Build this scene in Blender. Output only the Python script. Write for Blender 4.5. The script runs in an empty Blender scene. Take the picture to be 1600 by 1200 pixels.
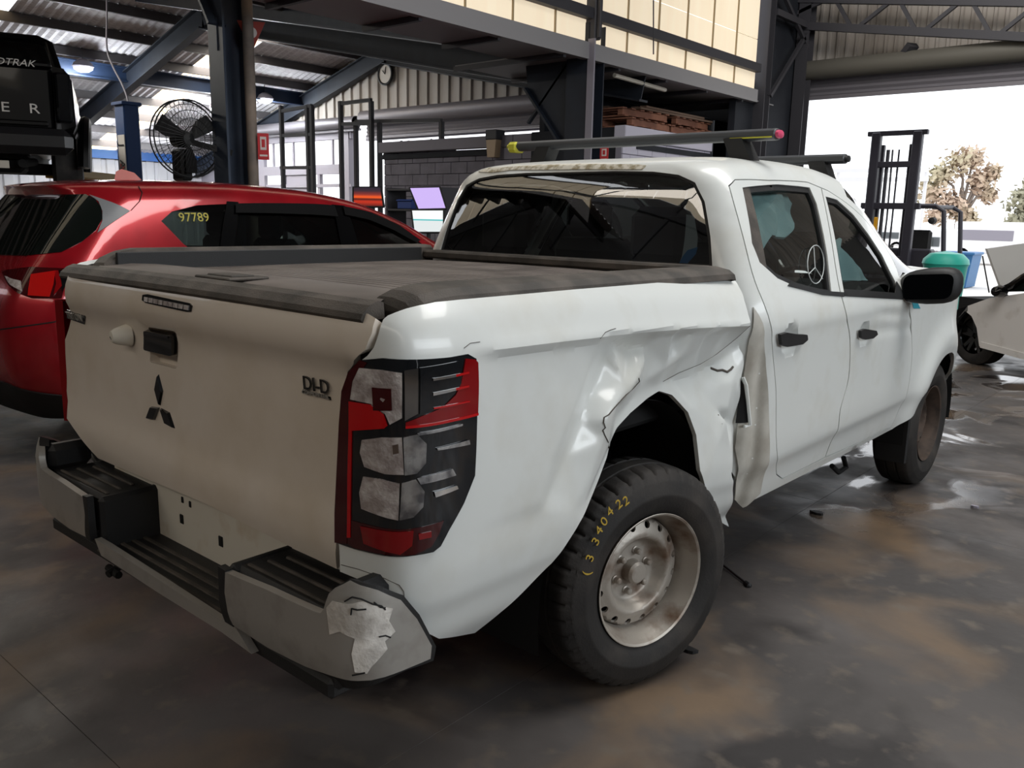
import bpy, bmesh, math, random
import numpy as np
from mathutils import Vector, Matrix, noise as mnoise
from mathutils.geometry import delaunay_2d_cdt

random.seed(7)
C = bpy.context.scene.collection
SC = bpy.context.scene
PI = math.pi; DEBUG = 0

# ---------------------------------------------------------------- camera
CAM = np.array([2.1438, -2.2784, 1.5018]); YAW, PITCH, ROLL, FPX = -0.7117, 0.1954, 0.0209, 1324.11
def _basis(y, p, r):
    cy, sy = math.cos(y), math.sin(y)
    f = np.array([sy*math.cos(p), cy*math.cos(p), -math.sin(p)])
    rt = np.array([cy, -sy, 0.0]); up = np.cross(rt, f)
    return math.cos(r)*rt + math.sin(r)*up, math.cos(r)*up - math.sin(r)*rt, f
RT, UP, FW = _basis(YAW, PITCH, ROLL)
cd = bpy.data.cameras.new('camera'); cam = bpy.data.objects.new('camera', cd); C.objects.link(cam)
cd.sensor_fit = 'HORIZONTAL'; cd.sensor_width = 36.0; cd.lens = FPX*36.0/1600.0
cd.clip_start = 0.05; cd.clip_end = 500
M = Matrix.Identity(4)
for i in range(3):
    M[i][0], M[i][1], M[i][2], M[i][3] = RT[i], UP[i], -FW[i], CAM[i]
cam.matrix_world = M
SC.camera = cam

# ---------------------------------------------------------------- light and exposure
SC.view_settings.view_transform = 'Standard'; SC.view_settings.look = 'None'
SC.view_settings.gamma = 1.0; SC.view_settings.use_curve_mapping = False
SC.view_settings.exposure = 0.4
SC.cycles.max_bounces = 8; SC.cycles.diffuse_bounces = 4; SC.cycles.glossy_bounces = 4
SC.cycles.transmission_bounces = 6; SC.cycles.transparent_max_bounces = 10
SC.cycles.sample_clamp_indirect = 6.0
SC.cycles.caustics_reflective = False; SC.cycles.caustics_refractive = False
W = bpy.data.worlds.new('overcast'); SC.world = W; W.use_nodes = True
bg = W.node_tree.nodes['Background']; bg.inputs[0].default_value = (0.93, 0.96, 1.0, 1); bg.inputs[1].default_value = 1.6

def area(name, loc, target, sx, sy, power, col):
    l = bpy.data.lights.new(name, 'AREA'); l.shape = 'RECTANGLE'; l.size = sx; l.size_y = sy
    l.energy = power; l.color = col
    o = bpy.data.objects.new(name, l); C.objects.link(o); o.location = loc
    d = Vector(target) - Vector(loc); o.rotation_euler = d.to_track_quat('-Z', 'Y').to_euler()
    return o
area('door_right_light', (10.7, 1.5, 4.4), (0, 1.5, 1.0), 9.0, 2.0, 290, (.88, .95, 1.0))       # daylight through the open side of the hall, right of the frame
area('door_wall_fill', (0, 9.8, 6.5), (0, 13.0, 3.5), 5.0, 2.0, 240, (1.0, .97, .92))  # added fill to brighten the door wall, no skylight above it
area('back_panel_light', (0, -8.0, 5.3), (0, 0, 1.0), 20.0, 1.1, 150, (1.0, .92, .82))             # the translucent sheets of the back wall
area('skylight_light', (2.5, 2.4, 6.6), (2.5, 2.4, 0), 5.0, 3.0, 260, (1.0, .97, .92))           # the opening in the high roof
area('bay_overhead_light', (-21.5, 10.5, 4.815), (-20.15, 10.5, 0), .85, 9.0, 420, (1.0, .95, .86))  # under the far skylight strip of the gabled bay
area('bay_overhead_light', (-21.5, 1.2, 4.80), (-20.15, 1.2, 0), .85, 9.0, 480, (1.0, .95, .86))  # added fill for the gabled bay, no skylight strip over it
area('bay_overhead_light', (-11.5, 1.2, 5.0), (-11.5, 1.2, 0), 6.0, .85, 420, (1.0, .95, .86))  # another added fill, below the closed right slope

# ---------------------------------------------------------------- pixel -> place helpers (photograph frame 1600 x 1200)
def ray(u, v): return FW + RT*((u-800)/FPX) - UP*((v-600)/FPX)
def at(u, v, d): return CAM + ray(u, v)*d                 # point at depth d
def onp(u, v, ax, val):
    r = ray(u, v); return CAM + r*((val-CAM[ax])/r[ax])
def onz(u, v, z=0.0): return onp(u, v, 2, z)
def pix(X):
    d = np.asarray(X, float)-CAM; z = d@FW
    return np.stack([800+FPX*(d@RT)/z, 600-FPX*(d@UP)/z], -1)
def trace(surf, dom, P):
    """points of the parametric surface surf(a,b)->xyz that the photo shows at pixels P"""
    a0, a1, b0, b1 = dom
    ga, gb = np.meshgrid(np.linspace(a0, a1, 70), np.linspace(b0, b1, 50)); ga = ga.ravel(); gb = gb.ravel()
    X = surf(ga, gb); gp = pix(X); dist = np.linalg.norm(X-CAM, axis=1)
    out = []
    for p in P:
        p = np.array(p, float)
        e = np.hypot(gp[:, 0]-p[0], gp[:, 1]-p[1]) + dist*6
        i = int(np.argmin(e)); q = np.array([ga[i], gb[i]])
        for _ in range(25):
            h = 1e-4
            f0, fa, fb = pix(surf(np.array([q[0], q[0]+h, q[0]]), np.array([q[1], q[1], q[1]+h])))
            J = np.stack([(fa-f0)/h, (fb-f0)/h], 1)
            try: dq = np.linalg.solve(J + 1e-9*np.eye(2), p-f0)
            except np.linalg.LinAlgError: break
            n = np.abs(dq).max()
            if n > 0.12: dq *= 0.12/n
            q = q + dq
            if n < 1e-5: break
        out.append((float(q[0]), float(q[1])))
    return out

# ---------------------------------------------------------------- mesh builder
def wloc(o):
    v = Vector((0, 0, 0))
    while o is not None:
        v += o.location; o = o.parent
    return v
class MB:
    def __init__(s): s.v = []; s.f = []; s.m = []; s.sm = []
    def add(s, V, F, mi=0, smooth=False):
        o = len(s.v); s.v += [tuple(map(float, p)) for p in V]
        for f in F: s.f.append(tuple(o+i for i in f)); s.m.append(mi); s.sm.append(smooth)
        return s
    def box(s, c, d, mi=0, rz=0.0, axes=None):
        c = np.array(c, float); hx, hy, hz = d[0]/2, d[1]/2, d[2]/2
        if axes is None: axes = (np.array([math.cos(rz), math.sin(rz), 0]), np.array([-math.sin(rz), math.cos(rz), 0]), np.array([0, 0, 1.]))
        V = [c+axes[0]*(i*hx)+axes[1]*(j*hy)+axes[2]*(k*hz) for i in (-1, 1) for j in (-1, 1) for k in (-1, 1)]
        return s.add(V, [(0, 1, 3, 2), (4, 6, 7, 5), (0, 4, 5, 1), (2, 3, 7, 6), (0, 2, 6, 4), (1, 5, 7, 3)], mi)
    def bbox(s, c, d, b=0.01, mi=0, axes=None, rz=0.0):
        """box with chamfered edges"""
        c = np.array(c, float)
        if axes is None: axes = (np.array([math.cos(rz), math.sin(rz), 0]), np.array([-math.sin(rz), math.cos(rz), 0]), np.array([0, 0, 1.]))
        h = np.array(d)/2; b = min(b, h.min()*0.95)
        V = []; idx = {}
        for i in (-1, 1):
            for j in (-1, 1):
                for k in (-1, 1):
                    for w in range(3):
                        e = np.array([i*h[0], j*h[1], k*h[2]])
                        for q in range(3):
                            if q != w: e[q] -= np.sign(e[q])*b
                        idx[(i, j, k, w)] = len(V); V.append(c+axes[0]*e[0]+axes[1]*e[1]+axes[2]*e[2])
        F = []
        for w in range(3):
            o = [q for q in range(3) if q != w]
            for sg in (-1, 1):
                f = []
                for (p, q) in ((-1, -1), (1, -1), (1, 1), (-1, 1)):
                    t = [0, 0, 0]; t[w] = sg; t[o[0]] = p; t[o[1]] = q; f.append(idx[(*t, w)])
                F.append(f if (sg > 0) == (w != 1) else f[::-1])
        for w in range(3):                       # edges along axis w
            o = [q for q in range(3) if q != w]
            for p in (-1, 1):
                for q in (-1, 1):
                    a = [0, 0, 0]; a[o[0]] = p; a[o[1]] = q
                    a1 = a[:]; a1[w] = -1; a2 = a[:]; a2[w] = 1
                    F.append([idx[(*a1, o[0])], idx[(*a2, o[0])], idx[(*a2, o[1])], idx[(*a1, o[1])]])
        for i in (-1, 1):
            for j in (-1, 1):
                for k in (-1, 1): F.append([idx[(i, j, k, 0)], idx[(i, j, k, 1)], idx[(i, j, k, 2)]])
        return s.add(V, F, mi)
    def beam(s, p, q, w, h, mi=0, up=(0, 0, 1), b=0):
        p = np.array(p, float); q = np.array(q, float); d = q-p; L = np.linalg.norm(d); d = d/L
        x = np.cross(d, np.array(up, float)); x /= np.linalg.norm(x); z = np.cross(x, d)
        if b: return s.bbox((p+q)/2, (w, L, h), b, mi, axes=(x, d, z))
        return s.box((p+q)/2, (w, L, h), mi, axes=(x, d, z))
    def tube(s, pts, r, n=8, mi=0, cap=True):
        P = [np.array(p, float) for p in pts]; N = len(P); rr = r if hasattr(r, '__len__') else [r]*N
        V = []; F = []; ref = None
        for i in range(N):
            d = P[min(i+1, N-1)]-P[max(i-1, 0)]; d = d/(np.linalg.norm(d)+1e-12)
            if ref is None:
                ref = np.cross(d, [0, 0, 1.] if abs(d[2]) < .9 else [1., 0, 0])
            x = ref-d*(ref@d); x /= np.linalg.norm(x)+1e-12; ref = x; y = np.cross(d, x)
            for k in range(n):
                t = 2*PI*k/n; V.append(P[i]+rr[i]*(math.cos(t)*x+math.sin(t)*y))
        for i in range(N-1):
            for k in range(n): F.append((i*n+k, i*n+(k+1) % n, (i+1)*n+(k+1) % n, (i+1)*n+k))
        if cap: F.append(tuple(range(n-1, -1, -1))); F.append(tuple((N-1)*n+k for k in range(n)))
        return s.add(V, F, mi, True)
    def lathe(s, prof, c, axis, n=32, mi=0, smooth=True, rfun=None, close=False):
        """prof: (along axis, radius)"""
        c = np.array(c, float); a = np.array(axis, float); a /= np.linalg.norm(a)
        x = np.cross(a, [0, 0, 1.] if abs(a[2]) < .9 else [1., 0, 0]); x /= np.linalg.norm(x); y = np.cross(a, x)
        V = []; F = []; m = len(prof)
        for k in range(n):
            t = 2*PI*k/n
            for j, (h, r) in enumerate(prof):
                if rfun: r = rfun(k, j, r)
                V.append(c+a*h+r*(math.cos(t)*x+math.sin(t)*y))
        for k in range(n):
            for j in range(m-1 if not close else m):
                j2 = (j+1) % m; k2 = (k+1) % n
                F.append((k*m+j, k2*m+j, k2*m+j2, k*m+j2))
        return s.add(V, F, mi, smooth)
    def prism(s, poly, axis, depth, mi=0, smooth=False):
        """extrude a 3-D planar polygon along axis*depth (centred on nothing: from poly to poly+axis*depth)"""
        a = np.array(axis, float)*depth; n = len(poly)
        V = [np.array(p, float) for p in poly]+[np.array(p, float)+a for p in poly]
        F = [tuple(range(n-1, -1, -1)), tuple(range(n, 2*n))]+[(i, (i+1) % n, n+(i+1) % n, n+i) for i in range(n)]
        return s.add(V, F, mi, smooth)
    def build(s, name, mats, parent=None, sharp=35, fix=True, loc=None):
        if not isinstance(mats, (list, tuple)): mats = [mats]
        me = bpy.data.meshes.new(name)
        off = np.array(wloc(parent)) if parent is not None else (np.array(loc, float) if loc is not None else np.zeros(3))
        V = np.array(s.v, float).reshape(-1, 3)-off
        me.from_pydata(V.tolist(), [], s.f)
        if DEBUG: print(name, len(V), len(s.f), np.isfinite(V).all(), max(map(max, s.f)), len(s.v), min(map(len, s.f)), flush=True)
        for m in mats: me.materials.append(m)
        me.polygons.foreach_set('material_index', s.m); me.polygons.foreach_set('use_smooth', s.sm)
        if fix:
            bm = bmesh.new(); bm.from_mesh(me); bmesh.ops.recalc_face_normals(bm, faces=bm.faces); bm.to_mesh(me); bm.free()
        me.update()
        if sharp and any(s.sm): me.set_sharp_from_angle(angle=math.radians(sharp))
        o = bpy.data.objects.new(name, me); C.objects.link(o)
        if parent is not None: o.parent = parent
        elif loc is not None: o.location = loc
        return o
def tag(o, label=None, cat=None, group=None, kind=None):
    if label: o['label'] = label
    if cat: o['category'] = cat
    if group: o['group'] = group
    if kind: o['kind'] = kind
    return o
def empty(name, loc, label=None, cat=None, group=None, kind=None):
    o = bpy.data.objects.new(name, None); C.objects.link(o); o.location = tuple(map(float, loc)); o.empty_display_size = 0.2
    return tag(o, label, cat, group, kind)
def struct(o): o['kind'] = 'structure'; return o
def dup(o, parent=None):
    c = o.copy(); C.objects.link(c)
    if parent is not None: c.parent = parent
    for ch in list(o.children): dup(ch, c)
    return c

# ---------------------------------------------------------------- 2-D outlines and patches
def dens(P, res, closed=True):
    out = []; n = len(P)
    for i in range(n if closed else n-1):
        a = np.array(P[i], float); b = np.array(P[(i+1) % n], float); k = max(1, int(math.ceil(np.linalg.norm(b-a)/res)))
        for j in range(k): out.append(tuple(a+(b-a)*j/k))
    if not closed: out.append(tuple(P[-1]))
    return out
def spline(P, n=6, closed=False):
    P = [np.array(p, float) for p in P]; N = len(P); out = []
    for i in range(N if closed else N-1):
        p1 = P[i]; p2 = P[(i+1) % N]
        p0 = P[i-1] if (closed or i > 0) else 2*p1-p2
        p3 = P[(i+2) % N] if (closed or i+2 < N) else 2*p2-p1
        for j in range(n):
            t = j/n
            out.append(tuple(0.5*((2*p1)+(p2-p0)*t+(2*p0-5*p1+4*p2-p3)*t*t+(3*p1-p0-3*p2+p3)*t**3)))
    if not closed: out.append(tuple(P[-1]))
    return out
def fillet(P, r, n=5):
    """round polygon corners; r: number or list"""
    N = len(P); out = []
    for i in range(N):
        ri = r[i] if hasattr(r, '__len__') else r
        p = np.array(P[i], float); a = np.array(P[i-1], float)-p; b = np.array(P[(i+1) % N], float)-p
        la, lb = np.linalg.norm(a), np.linalg.norm(b)
        if ri <= 0 or la < 1e-9 or lb < 1e-9: out.append(tuple(p)); continue
        t = min(ri, la*.48, lb*.48); A = p+a/la*t; B = p+b/lb*t
        for j in range(n+1):
            u = j/n; out.append(tuple((1-u)**2*A+2*u*(1-u)*p+u*u*B))
    return out
def inset(P, d):
    P = [np.array(p, float) for p in P]; N = len(P)
    ar = sum(P[i-1][0]*P[i][1]-P[i][0]*P[i-1][1] for i in range(N)); sg = 1 if ar > 0 else -1
    out = []
    for i in range(N):
        e1 = P[i]-P[i-1]; e2 = P[(i+1) % N]-P[i]
        n1 = np.array([-e1[1], e1[0]]); n2 = np.array([-e2[1], e2[0]])
        n1 = n1/(np.linalg.norm(n1)+1e-12); n2 = n2/(np.linalg.norm(n2)+1e-12)
        m = n1+n2; l = np.linalg.norm(m)
        if l < 1e-6: out.append(tuple(P[i]+n1*d*sg)); continue
        m = m/l; k = d/max(0.45, m@n1); out.append(tuple(P[i]+m*k*sg))
    return out
def inside(P, X):
    X = np.asarray(X, float); x, y = X[:, 0], X[:, 1]; r = np.zeros(len(X), bool); n = len(P)
    for i in range(n):
        x1, y1 = P[i-1]; x2, y2 = P[i]
        if y1 == y2: continue
        c = ((y1 > y) != (y2 > y)) & (x < (x2-x1)*(y-y1)/(y2-y1)+x1); r ^= c
    return r
def cdt(outline, holes, res, extra=()):
    loops = [dens(outline, res)]+[dens(h, res) for h in holes]
    V = []; E = []
    for L in loops:
        o = len(V); V += L; E += [(o+i, o+(i+1) % len(L)) for i in range(len(L))]
    for ln in extra:
        L = dens(ln, res, False); o = len(V); V += L; E += [(o+i, o+i+1) for i in range(len(L)-1)]
    B = np.array(V)
    x0, y0 = B.min(0); x1, y1 = B.max(0)
    gx = np.arange(x0+res*.5, x1, res); gy = np.arange(y0+res*.5, y1, res*.9)
    G = np.array([(x+(res*.5 if j % 2 else 0), y) for j, y in enumerate(gy) for x in gx]) if len(gx) and len(gy) else np.zeros((0, 2))
    if len(G):
        k = inside(loops[0], G)
        for h in loops[1:]: k &= ~inside(h, G)
        G = G[k]
        keep = np.ones(len(G), bool)
        for i0 in range(0, len(G), 2000):
            g = G[i0:i0+2000]; d = ((g[:, None, :]-B[None])**2).sum(2).min(1); keep[i0:i0+2000] = d > (res*.55)**2
        V = V+[tuple(g) for g in G[keep]]
    r = delaunay_2d_cdt([Vector(v) for v in V], E, [], 0, 1e-6)
    P = np.array([tuple(v) for v in r[0]]); T = [t for t in r[2]]
    cen = np.array([P[list(t)].mean(0) for t in T])
    k = inside(loops[0], cen)
    for h in loops[1:]: k &= ~inside(h, cen)
    return P, [tuple(t) for t, q in zip(T, k) if q]
def patch(mb, surf, outline, holes=(), res=0.03, flange=0.02, mi=0, off=0.0, extra=(), fmi=None, bev=0.0):
    """mesh the part of surf(a,b) inside outline, moved off along its outward normal, its edge turned inward by flange"""
    P, T = cdt(outline, holes, res, extra)
    X = surf(P[:, 0], P[:, 1]); h = 1e-3
    Nn = np.cross(surf(P[:, 0]+h, P[:, 1])-surf(P[:, 0]-h, P[:, 1]), surf(P[:, 0], P[:, 1]+h)-surf(P[:, 0], P[:, 1]-h))
    Nn /= np.linalg.norm(Nn, axis=1)[:, None]+1e-12
    X = X+Nn*off
    ar = sum((P[t[1]]-P[t[0]])[0]*(P[t[2]]-P[t[0]])[1]-(P[t[1]]-P[t[0]])[1]*(P[t[2]]-P[t[0]])[0] for t in T[:1])
    T = [t if (P[t[1]]-P[t[0]])[0]*(P[t[2]]-P[t[0]])[1]-(P[t[1]]-P[t[0]])[1]*(P[t[2]]-P[t[0]])[0] > 0 else t[::-1] for t in T]
    n0 = len(mb.v); mb.add(X, T, mi, True)
    if flange:
        cnt = {}
        for t in T:
            for i in range(3):
                e = (t[i], t[(i+1) % 3]); k = tuple(sorted(e)); cnt.setdefault(k, []).append(e)
        bd = [v[0] for v in cnt.values() if len(v) == 1]
        ids = {}; V = []
        for a, b in bd:
            for q in (a, b):
                if q not in ids: ids[q] = len(V)//2; V.append(X[q]); V.append(X[q]-Nn[q]*flange)
        F = [(2*ids[b], 2*ids[a], 2*ids[a]+1, 2*ids[b]+1) for a, b in bd]
        # share nothing with the skin: a crisp edge
        mb.add(V, F, mi if fmi is None else fmi, True)
    return mb
def itp(x, xs, ys):
    """smooth monotone interpolation"""
    xs = np.array(xs, float); ys = np.array(ys, float); x = np.asarray(x, float)
    h = np.diff(xs); d = np.diff(ys)/h; m = np.zeros_like(ys)
    m[0], m[-1] = d[0], d[-1]
    for i in range(1, len(xs)-1):
        m[i] = 0 if d[i-1]*d[i] <= 0 else 2*d[i-1]*d[i]/(d[i-1]+d[i])
    i = np.clip(np.searchsorted(xs, x)-1, 0, len(xs)-2); t = np.clip((x-xs[i])/h[i], 0, 1)
    return (2*t**3-3*t*t+1)*ys[i]+(t**3-2*t*t+t)*h[i]*m[i]+(-2*t**3+3*t*t)*ys[i+1]+(t**3-t*t)*h[i]*m[i+1]

# ---------------------------------------------------------------- materials
def lin(c):
    if isinstance(c, str): c = [int(c[i:i+2], 16)/255 for i in (1, 3, 5)]
    return tuple(x/12.92 if x <= .04045 else ((x+.055)/1.055)**2.4 for x in c[:3])+(1.0,)
MATS = {}
def mat(name, col, rough=.5, metal=0.0, coat=0.0, col2=None, scale=8.0, lo=.4, hi=.65, bump=0.0, bscale=60.0, detail=4.0, emit=None, estr=0.0, trans=0.0, ior=1.45, alpha=1.0, spec=.5, stretch=None, r2=None):
    m = bpy.data.materials.new(name); m.use_nodes = True; nt = m.node_tree; p = nt.nodes['Principled BSDF']; L = nt.links.new
    p.inputs['Base Color'].default_value = lin(col); p.inputs['Roughness'].default_value = rough; p.inputs['Metallic'].default_value = metal
    p.inputs['Coat Weight'].default_value = coat; p.inputs['Coat Roughness'].default_value = .04
    p.inputs['Transmission Weight'].default_value = trans; p.inputs['IOR'].default_value = ior; p.inputs['Alpha'].default_value = alpha
    p.inputs['Specular IOR Level'].default_value = spec
    if emit: p.inputs['Emission Color'].default_value = lin(emit); p.inputs['Emission Strength'].default_value = estr
    tc = None
    if col2 or bump:
        tc = nt.nodes.new('ShaderNodeTexCoord'); mp = nt.nodes.new('ShaderNodeMapping'); L(tc.outputs['Object'], mp.inputs[0])
        if stretch: mp.inputs['Scale'].default_value = stretch
    if col2:
        n = nt.nodes.new('ShaderNodeTexNoise'); n.inputs['Scale'].default_value = scale; n.inputs['Detail'].default_value = detail
        L(mp.outputs[0], n.inputs['Vector'])
        mr = nt.nodes.new('ShaderNodeMapRange'); mr.inputs['From Min'].default_value = lo; mr.inputs['From Max'].default_value = hi; L(n.outputs['Fac'], mr.inputs['Value'])
        mx = nt.nodes.new('ShaderNodeMix'); mx.data_type = 'RGBA'; mx.inputs['A'].default_value = lin(col); mx.inputs['B'].default_value = lin(col2)
        L(mr.outputs[0], mx.inputs['Factor']); L(mx.outputs['Result'], p.inputs['Base Color'])
        if r2 is not None:
            m2 = nt.nodes.new('ShaderNodeMix'); m2.inputs['A'].default_value = rough; m2.inputs['B'].default_value = r2
            L(mr.outputs[0], m2.inputs['Factor']); L(m2.outputs['Result'], p.inputs['Roughness'])
    if bump:
        n2 = nt.nodes.new('ShaderNodeTexNoise'); n2.inputs['Scale'].default_value = bscale; n2.inputs['Detail'].default_value = 3; L(mp.outputs[0], n2.inputs['Vector'])
        b = nt.nodes.new('ShaderNodeBump'); b.inputs['Strength'].default_value = bump; b.inputs['Distance'].default_value = .01
        L(n2.outputs['Fac'], b.inputs['Height']); L(b.outputs[0], p.inputs['Normal'])
    MATS[name] = m
    return m
def text(s, p, xa, ya, size, m, name, parent=None, ext=.0015, al='CENTER', sx=1.0, shear=0.0):
    """flat lettering: xa = reading direction, ya = up direction of the letters"""
    cu = bpy.data.curves.new(name, 'FONT'); cu.body = s; cu.size = size; cu.extrude = ext; cu.align_x = al; cu.align_y = 'CENTER'; cu.shear = shear
    cu.resolution_u = 3
    t_ = bpy.data.objects.new(name, cu); C.objects.link(t_); bpy.context.view_layer.update()
    me = bpy.data.meshes.new_from_object(t_.evaluated_get(bpy.context.evaluated_depsgraph_get())); bpy.data.objects.remove(t_); bpy.data.curves.remove(cu)
    me.materials.clear(); me.materials.append(m); me.name = name
    o = bpy.data.objects.new(name, me); C.objects.link(o)
    xa = Vector(xa).normalized(); ya = Vector(ya).normalized(); za = xa.cross(ya).normalized(); ya = za.cross(xa)
    R = Matrix((xa*sx, ya, za)).transposed().to_4x4()
    R.translation = Vector(tuple(map(float, p)))-(wloc(parent) if parent is not None else Vector((0, 0, 0)))
    if parent is not None: o.parent = parent
    o.matrix_local = R
    return o
# ---------------------------------------------------------------- palette
def paint(name, col, dirt, rough=.32, lo=.55, hi=.8, scale=5, coat=.35):
    return mat(name, col, rough, 0, coat, col2=dirt, scale=scale, lo=lo, hi=hi, detail=8, r2=.6)
WHITE = paint('white_paint', '#d6d9d7', '#c6c5bd', lo=.5, hi=.9)
WHITED = paint('dirty_shaded_white_paint', '#bcb9b1', '#8d867b', rough=.5, lo=.4, hi=.75, scale=6, coat=.1)  # dirt, and on the rear pillar also shade, in one colour
ROOFD = paint('mossy_white_paint', '#d2cdc0', '#8f8468', rough=.5, lo=.42, hi=.62, scale=40, coat=.1)
BEIGE = paint('unwashed_white_paint', '#d9d4c8', '#b59b78', rough=.5, lo=.55, hi=.85, scale=7, coat=.1)
WARM = paint('dusty_warm_lit_paint', '#dad0c4', '#cabdab', lo=.45, hi=.85, scale=4)  # dust, plus the warm light on the tailgate put into its colour
SCUFF = mat('scraped_plastic', '#b9b4ae', .55, col2='#e4e0da', scale=14, lo=.4, hi=.6, bump=.5, bscale=40)
BADGE = mat('badge_silver', '#b9b7b3', .3, .5)
BLK = mat('black_plastic', '#1b1b1c', .55, bump=.15, bscale=300)
BLKD = mat('dusty_black_plastic', '#37332f', .7, col2='#544d47', scale=9, bump=.2, bscale=250)
BLKG = mat('gloss_black', '#0a0a0b', .12, coat=.3)
DARK = mat('dark_underbody', '#0d0d0e', .8)
TONN = mat('dusty_tonneau', '#4d4643', .55, col2='#6d6560', scale=6, lo=.35, hi=.7, detail=8, r2=.75)
SILV = mat('silver_bumper_paint', '#a9a6a1', .38, .45, .2, col2='#8f8a83', scale=12, lo=.5, hi=.8)
CHR = mat('chrome', '#d8d8d8', .1, 1.0)
DCHR = mat('dark_chrome', '#5a5b5d', .18, 1.0)
GLASS = mat('tinted_glass', '#0c1013', .02, 0, trans=0.0, spec=.6)
def glass(name, tint, amount):
    """thin tinted pane: mirror-like at grazing angles, see-through elsewhere"""
    m = bpy.data.materials.new(name); m.use_nodes = True; nt = m.node_tree; L = nt.links.new
    for n in list(nt.nodes): nt.nodes.remove(n)
    o = nt.nodes.new('ShaderNodeOutputMaterial'); t = nt.nodes.new('ShaderNodeBsdfTransparent'); t.inputs[0].default_value = lin(tint)
    g = nt.nodes.new('ShaderNodeBsdfGlossy'); g.inputs['Roughness'].default_value = .01; g.inputs[0].default_value = (1, 1, 1, 1)
    f = nt.nodes.new('ShaderNodeFresnel'); f.inputs[0].default_value = 1.5
    mr = nt.nodes.new('ShaderNodeMapRange'); mr.inputs['To Min'].default_value = amount; mr.inputs['To Max'].default_value = 1.0; L(f.outputs[0], mr.inputs[0])
    x = nt.nodes.new('ShaderNodeMixShader'); L(mr.outputs[0], x.inputs[0]); L(t.outputs[0], x.inputs[1]); L(g.outputs[0], x.inputs[2]); L(x.outputs[0], o.inputs[0])
    return m
PANE = glass('pane_tint', '#c3cdcb', .05)
PANED = glass('pane_dark_tint', '#c2c8c8', .12)
PANEC = glass('pane_clear', '#c9d2d0', .03)
RUB = mat('tyre_rubber', '#211f1e', .72, col2='#3a3531', scale=7, lo=.45, hi=.75, bump=.1, bscale=120)
RUST = mat('worn_steel_wheel', '#aaa39a', .42, .35, col2='#6b5442', scale=9, lo=.5, hi=.72, detail=8, bump=.08, bscale=90)
RUSTB = mat('brown_rusty_steel', '#51433a', .75, .1, col2='#352d28', scale=14, lo=.4, hi=.7)
RLENS = mat('red_lens', '#7c060b', .08, 0, .6)
RLENSD = mat('dark_red_lens', '#3a0408', .08, 0, .6)
RLIT = mat('bright_red_lens', '#b30c10', .1, 0, .6)
SMOKE = mat('smoked_lens', '#15171a', .08, 0, .6)
CLENS = mat('clear_lens', '#a89d9a', .12, .35, .8, col2='#d9d2cf', scale=30, lo=.4, hi=.65, bump=.4, bscale=120)
REFL = mat('reflector', '#cfcfcf', .18, .8, col2='#77777a', scale=25)
SEAT = mat('dark_seat_cloth', '#202226', .9)
BAG = mat('airbag_cloth', '#cfe8ea', .85, col2='#b4d3d8', scale=6, bump=.6, bscale=9)
CHALK = mat('yellow_chalk', '#b89a3c', .9)
TEAL = mat('teal_tape', '#27899b', .5)
YEL = mat('yellow_plastic', '#c9c640', .5)
PINK = mat('pink_plastic', '#d0466c', .5)
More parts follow.
